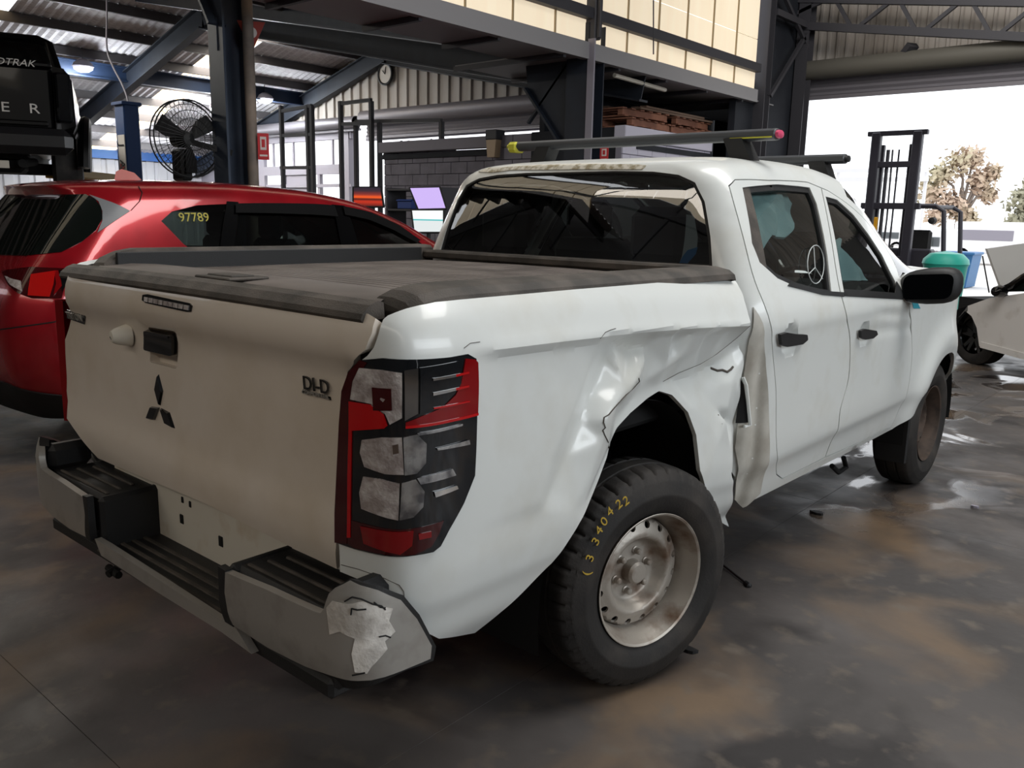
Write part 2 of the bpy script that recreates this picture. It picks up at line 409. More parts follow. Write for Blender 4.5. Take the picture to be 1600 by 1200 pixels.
# ================================================================ the building
def concrete():
    m = bpy.data.materials.new('stained_concrete'); m.use_nodes = True; nt = m.node_tree; L = nt.links.new; p = nt.nodes['Principled BSDF']
    tc_ = nt.nodes.new('ShaderNodeTexCoord')
    def noise(sc, det, lo, hi, dist=0.0):
        n = nt.nodes.new('ShaderNodeTexNoise'); n.inputs['Scale'].default_value = sc; n.inputs['Detail'].default_value = det; n.inputs['Distortion'].default_value = dist; L(tc_.outputs['Object'], n.inputs['Vector'])
        r = nt.nodes.new('ShaderNodeMapRange'); r.inputs['From Min'].default_value = lo; r.inputs['From Max'].default_value = hi; L(n.outputs['Fac'], r.inputs['Value']); return r.outputs[0]
    def mix(f, a, b):
        x = nt.nodes.new('ShaderNodeMix'); x.data_type = 'RGBA'; L(f, x.inputs['Factor'])
        for s, k in ((a, 'A'), (b, 'B')):
            if isinstance(s, str): x.inputs[k].default_value = lin(s)
            else: L(s, x.inputs[k])
        return x.outputs['Result']
    c = mix(noise(.9, 8, .40, .62, .4), '#3e3a39', '#575250')
    c = mix(noise(1.6, 10, .48, .68, .5), c, '#6e5c4a')
    c = mix(noise(1.1, 6, .55, .66, .5), c, '#2a2626')
    c = mix(noise(9, 8, .56, .75), c, '#625950')
    L(c, p.inputs['Base Color'])
    # wet patches: a distance weight from the doorway keeps the puddles where the photo has them
    wet = noise(1.6, 7, .50, .56, .8)
    sep = nt.nodes.new('ShaderNodeSeparateXYZ'); L(tc_.outputs['Object'], sep.inputs[0])
    def rng(o, a, b):
        r = nt.nodes.new('ShaderNodeMapRange'); r.inputs['From Min'].default_value = a; r.inputs['From Max'].default_value = b; L(o, r.inputs['Value']); return r.outputs[0]
    def mul(a, b):
        q = nt.nodes.new('ShaderNodeMath'); q.operation = 'MULTIPLY'; L(a, q.inputs[0]); L(b, q.inputs[1]); return q.outputs[0]
    w = mul(mul(wet, rng(sep.outputs['Y'], 1.2, 2.4)), mul(rng(sep.outputs['X'], 1.6, .7), rng(sep.outputs['Y'], 9.0, 7.0)))
    r1 = noise(3, 8, .35, .65); mm = nt.nodes.new('ShaderNodeMapRange'); mm.inputs['To Min'].default_value = .42; mm.inputs['To Max'].default_value = .68; L(r1, mm.inputs['Value'])
    x = nt.nodes.new('ShaderNodeMix'); L(w, x.inputs['Factor']); L(mm.outputs[0], x.inputs['A']); x.inputs['B'].default_value = .03; L(x.outputs['Result'], p.inputs['Roughness'])
    b = nt.nodes.new('ShaderNodeBump'); b.inputs['Strength'].default_value = .25; b.inputs['Distance'].default_value = .01
    iv = nt.nodes.new('ShaderNodeMath'); iv.operation = 'SUBTRACT'; iv.inputs[0].default_value = .25; L(w, iv.inputs[1]); 
    L(noise(6, 10, .2, .8), b.inputs['Height']); mxs = nt.nodes.new('ShaderNodeMath'); mxs.operation = 'MAXIMUM'; L(iv.outputs[0], mxs.inputs[0]); mxs.inputs[1].default_value = 0; L(mxs.outputs[0], b.inputs['Strength']); L(b.outputs[0], p.inputs['Normal'])
    p.inputs['Specular IOR Level'].default_value = .5
    return m
CONC = concrete()
NAVY = mat('navy_steel', '#151b26', .6, col2='#1c232f', scale=3); NAVYL = mat('navy_steel_lit', '#333d4d', .5, col2='#3d4756', scale=3)  # second one: the same navy steel, lighter, with light put into its colour
NAVYD = mat('dark_navy_sheet', '#171a22', .8, col2='#22252c', scale=2)
BLUE = mat('blue_fascia', '#2c5a9c', .5)
CORR = mat('corrugated_cream_sheet', '#a9a29b', .6, col2='#8d857d', scale=1.5, stretch=(1, 1, .2))
CORRW = mat('corrugated_white_sheet', '#b9b9be', .6)
ROOFM = mat('foil_roof_lining', '#d2d0d4', .75, .0, col2='#b5b2b8', scale=14, stretch=(3, .4, 1))
PURL = mat('grey_purlin', '#4d4a4c', .6)
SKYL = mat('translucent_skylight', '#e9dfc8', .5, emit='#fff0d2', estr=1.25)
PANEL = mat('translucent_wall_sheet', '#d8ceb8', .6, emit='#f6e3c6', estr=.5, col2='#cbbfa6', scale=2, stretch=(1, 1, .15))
GREYS = mat('pale_grey_sheet', '#8c8a8c', .6)
BLOCK = mat('grey_block', '#7f7c86', .85, col2='#716e77', scale=4)
BLOCKW = mat('white_block', '#c3c0cf', .8)
MORT = mat('mortar', '#55535a', .9)
MORTW = mat('white_mortar', '#8d8a96', .9)
ROLLER = mat('roller_door_steel', '#77747a', .5, .3)
ROLLERD = mat('dark_roller_drum', '#5a5750', .6)
YARD = mat('yard_ground', '#cfcbc6', .9)
LAMPM = mat('lamp_glow', '#ffffff', .4, emit='#f4fbff', estr=9.0)
HALL = mat('hall_lining', '#4a4848', .85)
STEELG = mat('dark_grey_steel', '#3b3a3f', .6)
STEELL = mat('light_grey_steel', '#8b8791', .6)

# ground: slabs with recessed joints
fl = MB(); fl.box((-8, 3, -.06), (40, 23, .1)); floor = struct(fl.build('floor', CONC))
me_slab = None
for ix in range(-7, 4):
    for iy in range(-2, 5):
        cx, cy = .52+ix*3.6-1.8, 1.0+iy*3.6-.6
        if not (-27 < cx < 12): continue
        mb = MB(); mb.bbox((cx, cy, -.02), (3.5985, 3.5985, .04), .0005); o = mb.build('slab', CONC, floor)
mb = MB(); mb.box((0, 60, -.07), (140, 93.0, .1)); struct(mb.build('ground', YARD))

def corr(p0, p1, z0, z1, pitch, depth, m, name, zt=None):
    """upright ribbed sheet from p0 to p1 (plan), rib profile facing left of the direction; zt(t) gives a sloping top"""
    p0 = np.array(p0, float); p1 = np.array(p1, float); d = p1-p0; Ln = np.linalg.norm(d); d /= Ln; n = np.array([-d[1], d[0]])
    mb = MB(); V = []; k = int(Ln/pitch); pr = []
    for i in range(k+1):
        a = i*pitch
        pr += [(a, 0), (a+pitch*.55, 0), (a+pitch*.65, depth), (a+pitch*.9, depth)]
    pr = [(a, o) for a, o in pr if a <= Ln]+[(Ln, 0)]
    for a, o in pr:
        p = p0+d*a+n*o; V += [(p[0], p[1], z0), (p[0], p[1], zt(a/Ln) if zt else z1)]
    mb.add(V, [(2*i, 2*i+2, 2*i+3, 2*i+1) for i in range(len(pr)-1)]); return struct(mb.build(name, m))
roofL = lambda x: 10.85+.28*x           # left slope underside
roofR = lambda x: 2.88-.20*x            # right slope underside
RX = -16.55
# ---- end wall of the gabled bay (y = 14)
gz = lambda t: min(roofL(-27+t*16.8), roofR(-27+t*16.8))+.1
corr((-27, 14), (-10.2, 14), 4.25, 5, .40, -.05, CORR, 'wall_front', gz)
mb = MB()
mb.box((-24.9, 14.1, 2.1), (4.0, .12, 4.4)); mb.box((-18.55, 14.05, 2.1), (.35, .2, 4.3)); mb.box((-20.6, 14.05, 2.78), (4.4, .15, .28)); mb.box((-20.6, 14.05, 3.78), (4.6, .15, .28)); mb.box((-10.0, 14.1, 2.3), (.6, .12, 4.6))
mb.box((-21.75, 14.05, 1.4), (.12, .12, 2.8)); mb.box((-19.9, 14.05, 1.4), (.12, .12, 2.8)); mb.box((-20.4, 14.02, 3.2), (.08, .08, .9))
for x in (-22.3, -21.2, -19.2): mb.box((x, 14.02, 3.25), (.06, .06, .9))
mb.box((-20.9, 14.06, 1.4), (1.5, .05, 2.6)); mb.box((-20.6, 14.06, 4.05), (5.0, .08, .5)); mb.box((-20.5, 14.0, 2.3), (4.4, .08, .10)); mb.box((-14.0, 14.08, 3.62), (7.4, .06, .16))
struct(mb.build('wall_front_lower', STEELL))
def drum(x0, x1, y, z, r, name, m, curtain, mc):
    root = empty(name, ((x0+x1)/2, y, z), kind='structure')
    mb = MB(); mb.lathe([(x0, r*.9), (x0, r), (x1, r), (x1, r*.9)], (0, y, z), (1, 0, 0), 20); mb.build('drum', m, root)
    z1, z0 = z, curtain; nb = max(2, int((z1-z0)/.09)); mb = MB(); V = []
    for i in range(nb*2+1):
        zz = z0+(z1-z0)*i/(nb*2); V += [(x0, y+.16-(.03 if i % 2 else 0), zz), (x1, y+.16-(.03 if i % 2 else 0), zz)]
    mb.add(V, [(2*i, 2*i+1, 2*i+3, 2*i+2) for i in range(nb*2)]); mb.box(((x0+x1)/2, y+.15, z0), (x1-x0, .07, .06)); mb.build('curtain', mc, root)
    return root
drum(-17.4, -10.3, 13.7, 4.12, .20, 'door_1', ROLLER, 3.60, ROLLER)
drum(-23.0, -17.7, 13.7, 4.05, .16, 'door_2', ROLLER, 3.85, ROLLER)
# clock on the gable
ck = onp(603, 116, 1, 13.88); mb = MB(); mb.lathe([(.0, .30), (.05, .30), (.06, .28), (.05, .25), (.04, .24)], ck, (0, -1, 0), 32)
cko = mb.build('wall_clock', BLK, loc=ck); tag(cko, 'round black-rimmed clock on the cream gable wall', 'clock')
mb = MB(); mb.lathe([(.03, .245), (.03, 0)], ck, (0, -1, 0), 32); mb.build('clock_face', mat('clock_dial', '#bdb6ae', .5), cko)
mb = MB(); mb.beam(ck+np.array([0, -.04, 0]), ck+np.array([-.10, -.04, .10]), .02, .01); mb.beam(ck+np.array([0, -.04, 0]), ck+np.array([.04, -.04, .19]), .015, .01); mb.build('clock_hand', BLK, cko)
# ---- roof of the gabled bay
rf = MB()
def sheet(x0, x1, y0, y1, f, m, name, par=None, up=0.0):
    mb = MB(); V = []; n = int((y1-y0)/.19)
    for i in range(n*2+1):
        y = y0+(y1-y0)*i/(n*2); dz = .03*(i % 2)+up
        V += [(x0, y, f(x0)+dz), (x1, y, f(x1)+dz)]
    mb.add(V, [(2*i, 2*i+1, 2*i+3, 2*i+2) for i in range(n*2)]); return mb.build(name, m, par)
ceil = struct(sheet(-27, RX, -8, 4.55, roofL, ROOFM, 'ceiling'))
sheet(-27, RX, 5.2, 10.05, roofL, ROOFM, 'roof_sheet', ceil); sheet(-27, RX, 10.95, 14.1, roofL, ROOFM, 'roof_sheet', ceil)
sheet(RX, -4.72, -8, 14.1, roofR, ROOFM, 'roof_sheet', ceil)
for y0, y1 in ((4.55, 5.2), (10.05, 10.95)):
    for k in range(9):
        xa = -27+k*1.18; xb = xa+1.06; mb = MB(); V = [(xa, y0, roofL(xa)+.02), (xb, y0, roofL(xb)+.02), (xb, y1, roofL(xb)+.02), (xa, y1, roofL(xa)+.02)]
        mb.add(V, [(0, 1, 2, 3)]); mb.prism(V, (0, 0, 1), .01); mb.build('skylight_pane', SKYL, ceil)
for k in range(10):
    x = -27+k*1.18-.06; mb = MB(); mb.box((x, 3, roofL(x)-.10), (.09, 22.0, .20)); mb.build('purlin', PURL, ceil)
for k in range(10):
    x = RX+.4+k*1.2; mb = MB(); mb.box((x, 3, roofR(x)-.10), (.09, 22.0, .20)); mb.build('purlin', PURL, ceil)
# portal frames
def frame(y, name):
    root = empty(name, (RX, y, 0), kind='structure')
    for (xa, xb, f) in ((-26.9, RX, roofL), (RX, -4.75, roofR)):
        mb = MB(); dp = .46
        for dz, w, t in ((-.22, .22, .03), (-.22-dp, .22, .03)): mb.beam((xa, y, f(xa)+dz), (xb, y, f(xb)+dz), w, t)
        mb.beam((xa, y, f(xa)-.22-dp/2), (xb, y, f(xb)-.22-dp/2), .02, dp); mb.build('rafter', NAVY, root)
    return root
f1 = frame(8.45, 'trim_1'); f2 = frame(13.8, 'trim_2')
mb = MB(); zt = 4.86; mb.box((-20.4, 4, zt), (.03, 20, .34)); mb.box((-20.4, 4, zt+.17), (.2, 20, .03)); mb.box((-20.4, 4, zt-.17), (.2, 20, .03)); struct(mb.build('trim_4', mat('blue_grey_steel', '#1f2d45', .5)))
# left wall with blue fascia
corr((-27, 4), (-27, 14.1), 0, 3.3, .45, .05, CORRW, 'wall_left')
mb = MB(); mb.box((-26.85, 9, 3.30), (.12, 10.2, .42)); struct(mb.build('trim_5', BLUE))
mb = MB(); mb.box((-27.2, -2, 1.7), (.1, 12.2, 3.6)); struct(mb.build('wall_left_rear', HALL))
# ---- column with knee brace between the bays
def ibeam(mb, x, y, z0, z1, w, d, t=.02, rz=0.0):
    for s in (-1, 1): mb.box((x, y+s*d/2, (z0+z1)/2), (w, t, z1-z0))
    mb.box((x, y, (z0+z1)/2), (t, d, z1-z0))
mb = MB(); ibeam(mb, -4.72, 7.0, 0, 3.9, .34, .34); P = [(-4.9, 6.9, 3.75), (-5.65, 6.9, 3.55), (-5.60, 6.9, 3.15), (-4.9, 6.9, 2.30)]
mb.prism(P, (0, 1, 0), .03); mb.beam((-5.62, 6.93, 3.2), (-4.9, 6.93, 2.35), .2, .03); mb.beam((-5.6, 6.93, 2.75), (-4.9, 6.93, 3.5), .06, .03); cl2 = struct(mb.build('trim_6', NAVY))
mb = MB(); mb.box((-4.50, 6.82, 1.9), (.10, .03, 3.6)); mb.build('grey_cover_strip', STEELL, cl2)
mb = MB()
for dz, w, t in ((0, .24, .03), (-.50, .24, .03)): mb.beam((-4.8, 7.0, 3.98+dz), (-13.3, 7.0, 5.66+dz), w, t)
mb.beam((-4.8, 7.0, 3.73), (-13.3, 7.0, 5.41), .03, .50); mb.beam((-13.3, 7, 5.41), (-16.5, 7, 6.05), .2, .5); struct(mb.build('trim_7', NAVYL))
mb = MB(); mb.bbox((-4.55, 6.9, 5.0), (.16, .14, 2.6), .01); mb.bbox((-4.42, 6.86, 5.0), (.05, .05, 2.6), .01); struct(mb.build('trim_8', STEELG))
# ---- clerestory wall of translucent sheets, x = -4.6
cw_ = empty('window_1', (-4.6, 4, 3.75), kind='structure')
for k in range(23):
    y0 = -6.2+k*.775; y1 = y0+.765
    if y1 > 11.75: break
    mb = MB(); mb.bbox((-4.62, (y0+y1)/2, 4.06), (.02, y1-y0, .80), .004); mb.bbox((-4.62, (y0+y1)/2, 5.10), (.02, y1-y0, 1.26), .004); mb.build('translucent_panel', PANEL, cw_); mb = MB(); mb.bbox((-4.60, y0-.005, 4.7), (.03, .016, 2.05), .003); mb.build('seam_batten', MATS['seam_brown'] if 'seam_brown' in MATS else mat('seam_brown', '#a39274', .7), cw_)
mb = MB(); mb.box((-4.55, 2.75, 4.00), (.10, 17.7, .13)); mb.build('mid_rail', STEELG, cw_)
mb = MB(); mb.box((-4.58, 2.75, 3.56), (.10, 17.7, .20)); mb.build('grey_fascia', GREYS, cw_)
mb = MB(); mb.box((-4.56, 2.75, 5.75), (.14, 17.7, .12)); mb.build('top_rail', STEELG, cw_)
mb = MB(); mb.tube([onp(1021, 0, 0, -4.5), onp(1021, 85, 0, -4.5)], .01, 5); mb.build('hanging_rod', STEELG, cw_)
# soffit inside the eave: flat pale sheets on battens
so = empty('ceiling_soffit', (-6, 8, 3.48), kind='structure')
for k in range(12):
    y0 = -2+k*1.2; wx = .9 if y0 < 6.2 else 1.9; mb = MB(); mb.bbox((-4.6-wx/2, y0+.6, 3.50), (wx, 1.19, .02), .004); mb.build('soffit_sheet', GREYS, so)
    mb = MB(); mb.box((-4.6-wx/2, y0, 3.46), (wx, .05, .06)); mb.build('batten', STEELG, so)
mb = MB(); mb.tube([(-4.75, 7.7, 3.40), (-4.8, 9.1, 3.38)], .03, 8); mb.build('strip_light', mat('dull_tube', '#cfc7b8', .4), so)
# ---- dark wall beyond, door wall (y = 14)
mb = MB(); mb.box((-4.75, 12.6, 1.8), (.12, 2.9, 3.6)); mb.box((-4.75, 13.0, 4.9), (.12, 2.2, 2.6)); mb.box((-4.9, 11.85, 4.5), (.3, .2, 3.4)); mb.box((-5.6, 13.9, 2.5), (1.8, .1, 5)); mb.box((-6.6, 11.2, 1.75), (.1, 5.5, 3.5)); struct(mb.build('wall_right_inner', NAVYD))
mb = MB(); ibeam(mb, -4.55, 13.4, 0, 6.2, .22, .24); ibeam(mb, -4.6, 11.9, 0, 6.2, .2, .2); mb.beam((-4.5, 12, 3.6), (-4.5, 13.4, 4.9), .06, .06); mb.beam((-4.5, 12, 4.95), (-4.5, 13.4, 4.95), .08, .1); mb.beam((-4.5, 12, 5.4), (-4.5, 13.4, 4.6), .06, .06); struct(mb.build('trim_9', STEELG))
corr((-4.80, 13.95), (11, 13.95), 4.2, 6.6, .17, -.035, CORR, 'wall_rear')
mb = MB(); mb.box((7.2, 14.0, 2.1), (8.0, .12, 4.3)); struct(mb.build('wall_rear_lower', HALL))
drum(-4.72, 3.2, 13.55, 4.22, .17, 'door_3', ROLLERD, 3.75, ROLLER)
mb = MB(); mb.box((-4.62, 13.75, 1.85), (.12, .14, 3.7)); struct(mb.build('trim_10', mat('pale_door_track', '#c9c6d6', .5)))
mb = MB(); mb.bbox((-4.78, 13.5, 3.85), (.08, .1, .14), .01); struct(mb.build('trim_11', mat('red_stop', '#b8402f', .5)))
# roof truss in front of the door wall
tr = empty('trim_12', (-1, 13.3, 5), kind='structure')
A0, A1 = onp(1205, 38, 1, 13.3), onp(1640, 60, 1, 13.3); B0, B1 = onp(1205, -2, 1, 13.3), onp(1640, 4, 1, 13.3)
mb = MB(); mb.beam(A0, A1, .10, .13); mb.beam(B0, B1, .10, .13); mb.build('chord', STEELG, tr)
web = [(1262, 22), (1288, 2), (1308, 5), (1331, 46), (1338, 46), (1390, 2), (1408, 6), (1432, 50), (1441, 49), (1500, 4), (1520, 8), (1548, 52), (1563, 52), (1605, 20)]
web = [((1205, 40), (1290, 0)), ((1309, 5), (1332, 46)), ((1335, 47), (1392, 2)), ((1408, 5), (1432, 50)), ((1442, 50), (1500, 3)), ((1521, 6), (1548, 54)), ((1562, 53), (1618, 8))]
for a, b in web:
    mb = MB(); mb.beam(onp(*a, 1, 13.3), onp(*b, 1, 13.3), .06, .06); mb.build('web_member', STEELG, tr)
mb = MB(); mb.beam(onp(1410, 92, 1, 13.6), onp(1427, 70, 1, 13.5), .2, .1); struct(mb.build('trim_13', STEELG))
# ---- unseen part of the hall that lights and closes it: high roof of this bay, right and back walls with their openings
mb = MB(); mb.box((3.2, -3.5, 6.7), (15.9, 9, .1)); mb.box((3.2, 9.0, 6.7), (15.9, 10.2, .1)); mb.box((8.2, 2.4, 6.7), (6, 3, .1)); mb.box((-2.4, 2.4, 6.7), (4.6, 3, .1)); struct(mb.build('ceiling_high', HALL))
mb = MB(); mb.box((11, 10.2, 3.3), (.1, 7.8, 6.8)); mb.box((11, 1.5, 5.9), (.1, 9.6, 1.6)); mb.box((11, -6, 3.3), (.1, 5, 6.8)); mb.box((11, 1.5, 1.1), (.1, 9.6, 2.2)); struct(mb.build('wall_right', HALL))  # low sill box added to block level daylight, darkening down-facing dents
mb = MB(); mb.box((-8, -8.2, 2.36), (38, .1, 4.72)); mb.box((-8, -8.2, 6.35), (38, .1, .9)); struct(mb.build('wall_back', HALL))
bw = empty('window_2', (-2, -8.2, 4.5), kind='structure')
for k in range(26):
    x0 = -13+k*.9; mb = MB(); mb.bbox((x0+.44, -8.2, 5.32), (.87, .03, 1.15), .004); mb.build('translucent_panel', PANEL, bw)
mb = MB()
for k in range(9): mb.beam((-12+k*2.6, -7.6, 3.4), (-12+k*2.6, -7.6, 6.6), .16, .16); mb.beam((-12+k*2.6, -7.6, 3.5), (-9.4+k*2.6, -7.6, 5.7), .06, .06)
mb.beam((-13, -7.6, 4.3), (11, -7.6, 4.3), .12, .14); struct(mb.build('trim_14', STEELG))
# ---- block-built office
def blocks(p0, p1, z1, m, mo, name, vis0):
    p0 = np.array(p0, float); p1 = np.array(p1, float); d = p1-p0; Ln = np.linalg.norm(d); d /= Ln; n = np.array([d[1], -d[0]])
    mb = MB(); c = (p0+p1)/2-n*.06; mb.box((c[0], c[1], z1/2), (Ln, .10, z1), rz=math.atan2(d[1], d[0])); w = struct(mb.build(name, mo))
    rows = int(z1/.2)
    for r in range(rows):
        z = z1-.2*r-.1
        if z < vis0: break
        a = -(.2 if r % 2 else 0)
        while a < Ln:
            a0, a1 = max(a, 0)+.004, min(a+.4, Ln)-.004
            if a1-a0 > .03:
                c = p0+d*(a0+a1)/2-n*.01; mb = MB(); mb.bbox((c[0], c[1], z), (a1-a0, .05, .191), .004, rz=math.atan2(d[1], d[0])); mb.build('block', m, w)
            a += .4
    return w
wb = blocks((-10.65, 8.7), (-7.75, 8.7), 2.62, BLOCK, MORT, 'wall_inner_1', 1.0)
mb = MB(); mb.bbox((-9.2, 8.64, 2.72), (2.95, .16, .19), .01); mb.build('capping', mat('grey_capping', '#8a8790', .8), wb)
wb2 = blocks((-7.72, 8.6), (-6.6, 8.6), 2.82, mat('lighter_grey_block', '#918e99', .85), MORT, 'wall_inner_2', 1.5)
wb3 = blocks((-4.98, 8.3), (-4.98, 10.9), 2.62, BLOCKW, MORTW, 'wall_inner_3', 1.6)
mb = MB(); mb.bbox((-5.03, 9.6, 2.72), (.2, 2.6, .2), .01); mb.build('capping', BLOCKW, wb3)
mb = MB(); mb.box((-5.85, 8.35, 1.4), (1.7, .06, 2.8)); mb.box((-7.8, 9.9, 1.4), (5.6, .1, 2.6)); mb.box((-7.8, 9.8, 2.55), (5.7, 2.3, .08)); struct(mb.build('wall_inner_4', NAVYD))
# ================================================================ the white pickup truck
truck = empty('pickup_truck', (0, 1.2, 0), 'white dual cab pickup truck with crumpled right rear guard and roof bars', 'truck')
def Zr(y): return itp(y, [.3, .5, .62, .8, 1.0, 1.25, 1.45, 1.65, 1.82, 2.0, 2.2, 2.5, 2.78, 3.2], [1.69, 1.715, 1.732, 1.75, 1.762, 1.768, 1.765, 1.752, 1.722, 1.655, 1.55, 1.375, 1.225, 1.235])
BELT = 1.22
SECX = [(.868, 0), (.855, .06), (.775, .44), (.688, .79), (.668, .86), (.632, .92), (.57, .962), (.44, .99), (.22, .999), (0, 1.0)]
_sx = np.array([p[0] for p in SECX]); _sz = np.array([p[1] for p in SECX])
_sb = np.concatenate([[0], np.cumsum(np.hypot(np.diff(_sx), np.diff(_sz)*.53))]); BTOP = float(_sb[-1])
_lowz = [-.85, -.77, -.74, -.66, -.625, -.61, -.59, -.52, -.42, -.27, -.13, -.10, -.05, 0]
_lowx = [.80, .832, .843, .860, .872, .880, .885, .888, .887, .887, .890, .893, .885, .868]
def xlow(dz): return itp(dz, _lowz, _lowx)
CR, L1, L2 = .115, .18, .70
def _plan(s, w, yr):
    """perimeter: s>=0 right side, corner, rear face, corner, left side; w half width, yr rear y"""
    s = np.asarray(s, float)
    side = np.where(s > -(L1+L2), 1.0, -1.0); q = np.where(side > 0, s, -2*(L1+L2)-s)
    r = np.minimum(CR, w*.9)
    th = np.clip(-q/L1, 0, 1)*PI/2
    x = np.where(q >= 0, w, np.where(q > -L1, w-r+r*np.cos(th), (w-r)*np.clip(1-(-q-L1)/L2, 0, 1)))
    bow = .035*np.clip((x/np.maximum(w, .05)), 0, 1)**2
    yc = yr-.035
    y = np.where(q >= 0, yc+.035+r+q, np.where(q > -L1, yc+bow+r*(1-np.sin(th)), yc+bow))
    return x*side, y
def cab(s, b):
    s = np.asarray(s, float); b = np.asarray(b, float); s, b = np.broadcast_arrays(s, b)
    up = b >= 0; bb = np.clip(b, 0, BTOP)
    w = np.where(up, itp(bb, _sb, _sx), xlow(np.minimum(b, 0))); zn = itp(bb, _sb, _sz)
    yr = .475+.075*np.clip(zn, 0, .85)+.06*np.clip((zn-.8)/.2, 0, 1)**2+.22*np.clip((zn-.97)/.03, 0, 1)**2
    x, y = _plan(s, w, yr)
    z = np.where(up, BELT+zn*(Zr(y)-BELT), BELT+b)
    # front wing: flare round the front wheel, nose closing in
    d = np.hypot(y-2.97, z-.36); fl = .030*np.exp(-((d-.50)/.10)**2)*np.clip((y-2.1)/.3, 0, 1)
    nose = .42*np.clip((y-2.95), 0, 2)**2
    x = x+np.sign(x)*np.where(b < 0.02, fl-nose, -nose)
    # pressed channel down the rear pillar behind the door
    ch = np.exp(-((s+.045)/.030)**2)*np.clip((.02-b)/.25, 0, 1)*.024; x = x-np.sign(x)*ch; y = y+ch*.8
    return np.stack([x, y, z], -1)
CABD = (-L1, 2.6, -.80, BTOP*.8)
def tc(P, dom=(-.12, 3.0, -.80, BTOP*.75)): return trace(cab, dom, P)

# ---- cab skin
rd_front = [(1283, 293), (1299, 375), (1312, 452), (1322, 490), (1328, 530), (1326, 590), (1313, 640), (1309, 672), (1289, 715)]
rd_rear = [(1138, 290), (1152, 340), (1174, 425), (1194, 478), (1206, 540), (1212, 610), (1213, 700), (1213, 742)]
def shut(P, n=4): return spline(P, n)
rdF = tc(rd_front); rdR = tc(rd_rear); rdB = tc([(1222, 749), (1256, 732)]); rdT = tc([(1148, 280), (1200, 281), (1262, 284)])
rear_door_o = shut(rdR[::-1])[:] + rdT + shut(rdF) + rdB[::-1]
rw_o = tc([(1160, 293), (1175, 380), (1187, 410), (1215, 435), (1250, 451), (1285, 459), (1300, 461), (1293, 400), (1276, 318), (1265, 293), (1215, 288)])
# front door: its leading edge and the A pillar
fdT = tc([(1293, 297), (1328, 321), (1362, 356), (1392, 400), (1409, 440), (1419, 468)])
fdF = tc([(1424, 500), (1425, 560), (1416, 620), (1394, 664), (1382, 671)])
front_door_o = shut(rdF)[::-1] + shut(fdT) + shut(fdF) + tc([(1340, 693)])
fw_o = tc([(1290, 307), (1308, 312), (1334, 336), (1357, 366), (1378, 398), (1398, 438), (1406, 464), (1362, 461), (1319, 458), (1306, 380)])
AREA = lambda o: .5*abs(sum(o[i-1][0]*o[i][1]-o[i][0]*o[i-1][1] for i in range(len(o))))
G = .0045
def win_frame(mb, o, band, mi):  # a black surround inside opening o
    i = inset(o, band); return i

HC = tc([(1235, 532), (1351, 522)])
def cabd(s, b):
    X = cab(s, b)
    for (hs, hb), (ra, rb_) in zip(HC, ((.062, .056), (.056, .052))):
        d = ((s-hs)/ra)**2+((b-hb)/rb_)**2; X[..., 0] -= .030*np.clip(1.15-d, 0, 1)**.6
    # small dents and a long crease pressed into the front door
    X[..., 0] -= .006*np.exp(-((b+.20+.06*(s-1.2))/.025)**2)*np.clip((s-.9)/.2, 0, 1)*np.clip((1.75-s)/.1, 0, 1)+.005*np.exp(-((b+.12+.1*(s-1.2))/.02)**2)*np.clip((s-1.0)/.2, 0, 1)*np.clip((1.75-s)/.1, 0, 1)
    return X
rear_door = MB(); patch(rear_door, cabd, inset(rear_door_o, G), [inset(rw_o, 0)], .018, .03)
rear_door_ob = rear_door.build('rear_door', WHITE, truck)
front_door = MB(); patch(front_door, cabd, inset(front_door_o, G), [fw_o], .018, .03)
front_door_ob = front_door.build('front_door', WHITE, truck)
def window(o, parent, bands):
    fr = MB(); patch(fr, cab, o, [inset(o, bands)], .03, .02, off=-.006); f = fr.build('window_trim', BLK, parent)
    gl = MB(); patch(gl, cab, inset(o, bands*.5), (), .04, 0, off=-.014); g = gl.build('window_glass', PANE, parent)
    return f, g
window(rw_o, rear_door_ob, .022); window(fw_o, front_door_ob, .02)
# quarter pane blanking panel of the rear door and the two B pillar blackouts
q = MB(); patch(q, cab, tc([(1160, 293), (1172, 291), (1200, 420), (1190, 412), (1176, 384)]), (), .03, .015, off=-.004); q.build('quarter_panel', BLKD, rear_door_ob)

# cab shell: rear pillar + roof side + sill, right and left, rear face with its window
rwin_px = [(692, 390), (697, 360), (712, 318), (728, 288), (745, 276), (780, 272), (900, 268), (1020, 268), (1062, 273), (1085, 283), (1100, 312), (1110, 370), (1113, 418), (900, 410)]
RD = (-2*(L1+L2), 0.1, -.1, BTOP*.8)
rwin_o = trace(cab, RD, rwin_px)
SM = -(L1+L2)
# symmetrise the rear window about the centre line (s = SM), from its right half
rr_ = trace(cab, (SM, .1, -.1, BTOP*.8), [(1113, 418), (1110, 370), (1101, 315), (1086, 285), (1060, 273), (1020, 268), (960, 267)])
rwin_o = rr_+[(2*SM-s, b) for s, b in rr_[::-1]]
fdTs = shut(fdT)
ws_edge = [(s, b+.045) for s, b in fdTs[:-3]]                 # windscreen side edge along the A pillar
ws_edge = [(1.02, BTOP*.80)] + [p for p in ws_edge if p[0] > 1.04]
arch = [(2.38+.43*math.cos(t), -.86+.43*math.sin(t)) for t in np.linspace(math.radians(160), math.radians(12), 16)]
doors_hole = shut(rdR[::-1]) + rdT + fdTs + shut(fdF) + tc([(1340, 693), (1289, 716)]) + rdB[::-1]
ET = BTOP-.004
right = [(SM, -.55), (-L1, -.55), (.02, -.755), (1.2, -.775), (1.72, -.775)] + arch + [(3.0, -.72), (3.1, -.3), (3.05, .0), (2.1, .01), (1.62, .08)] + ws_edge[::-1] + [(.93, ET), (SM, ET)]
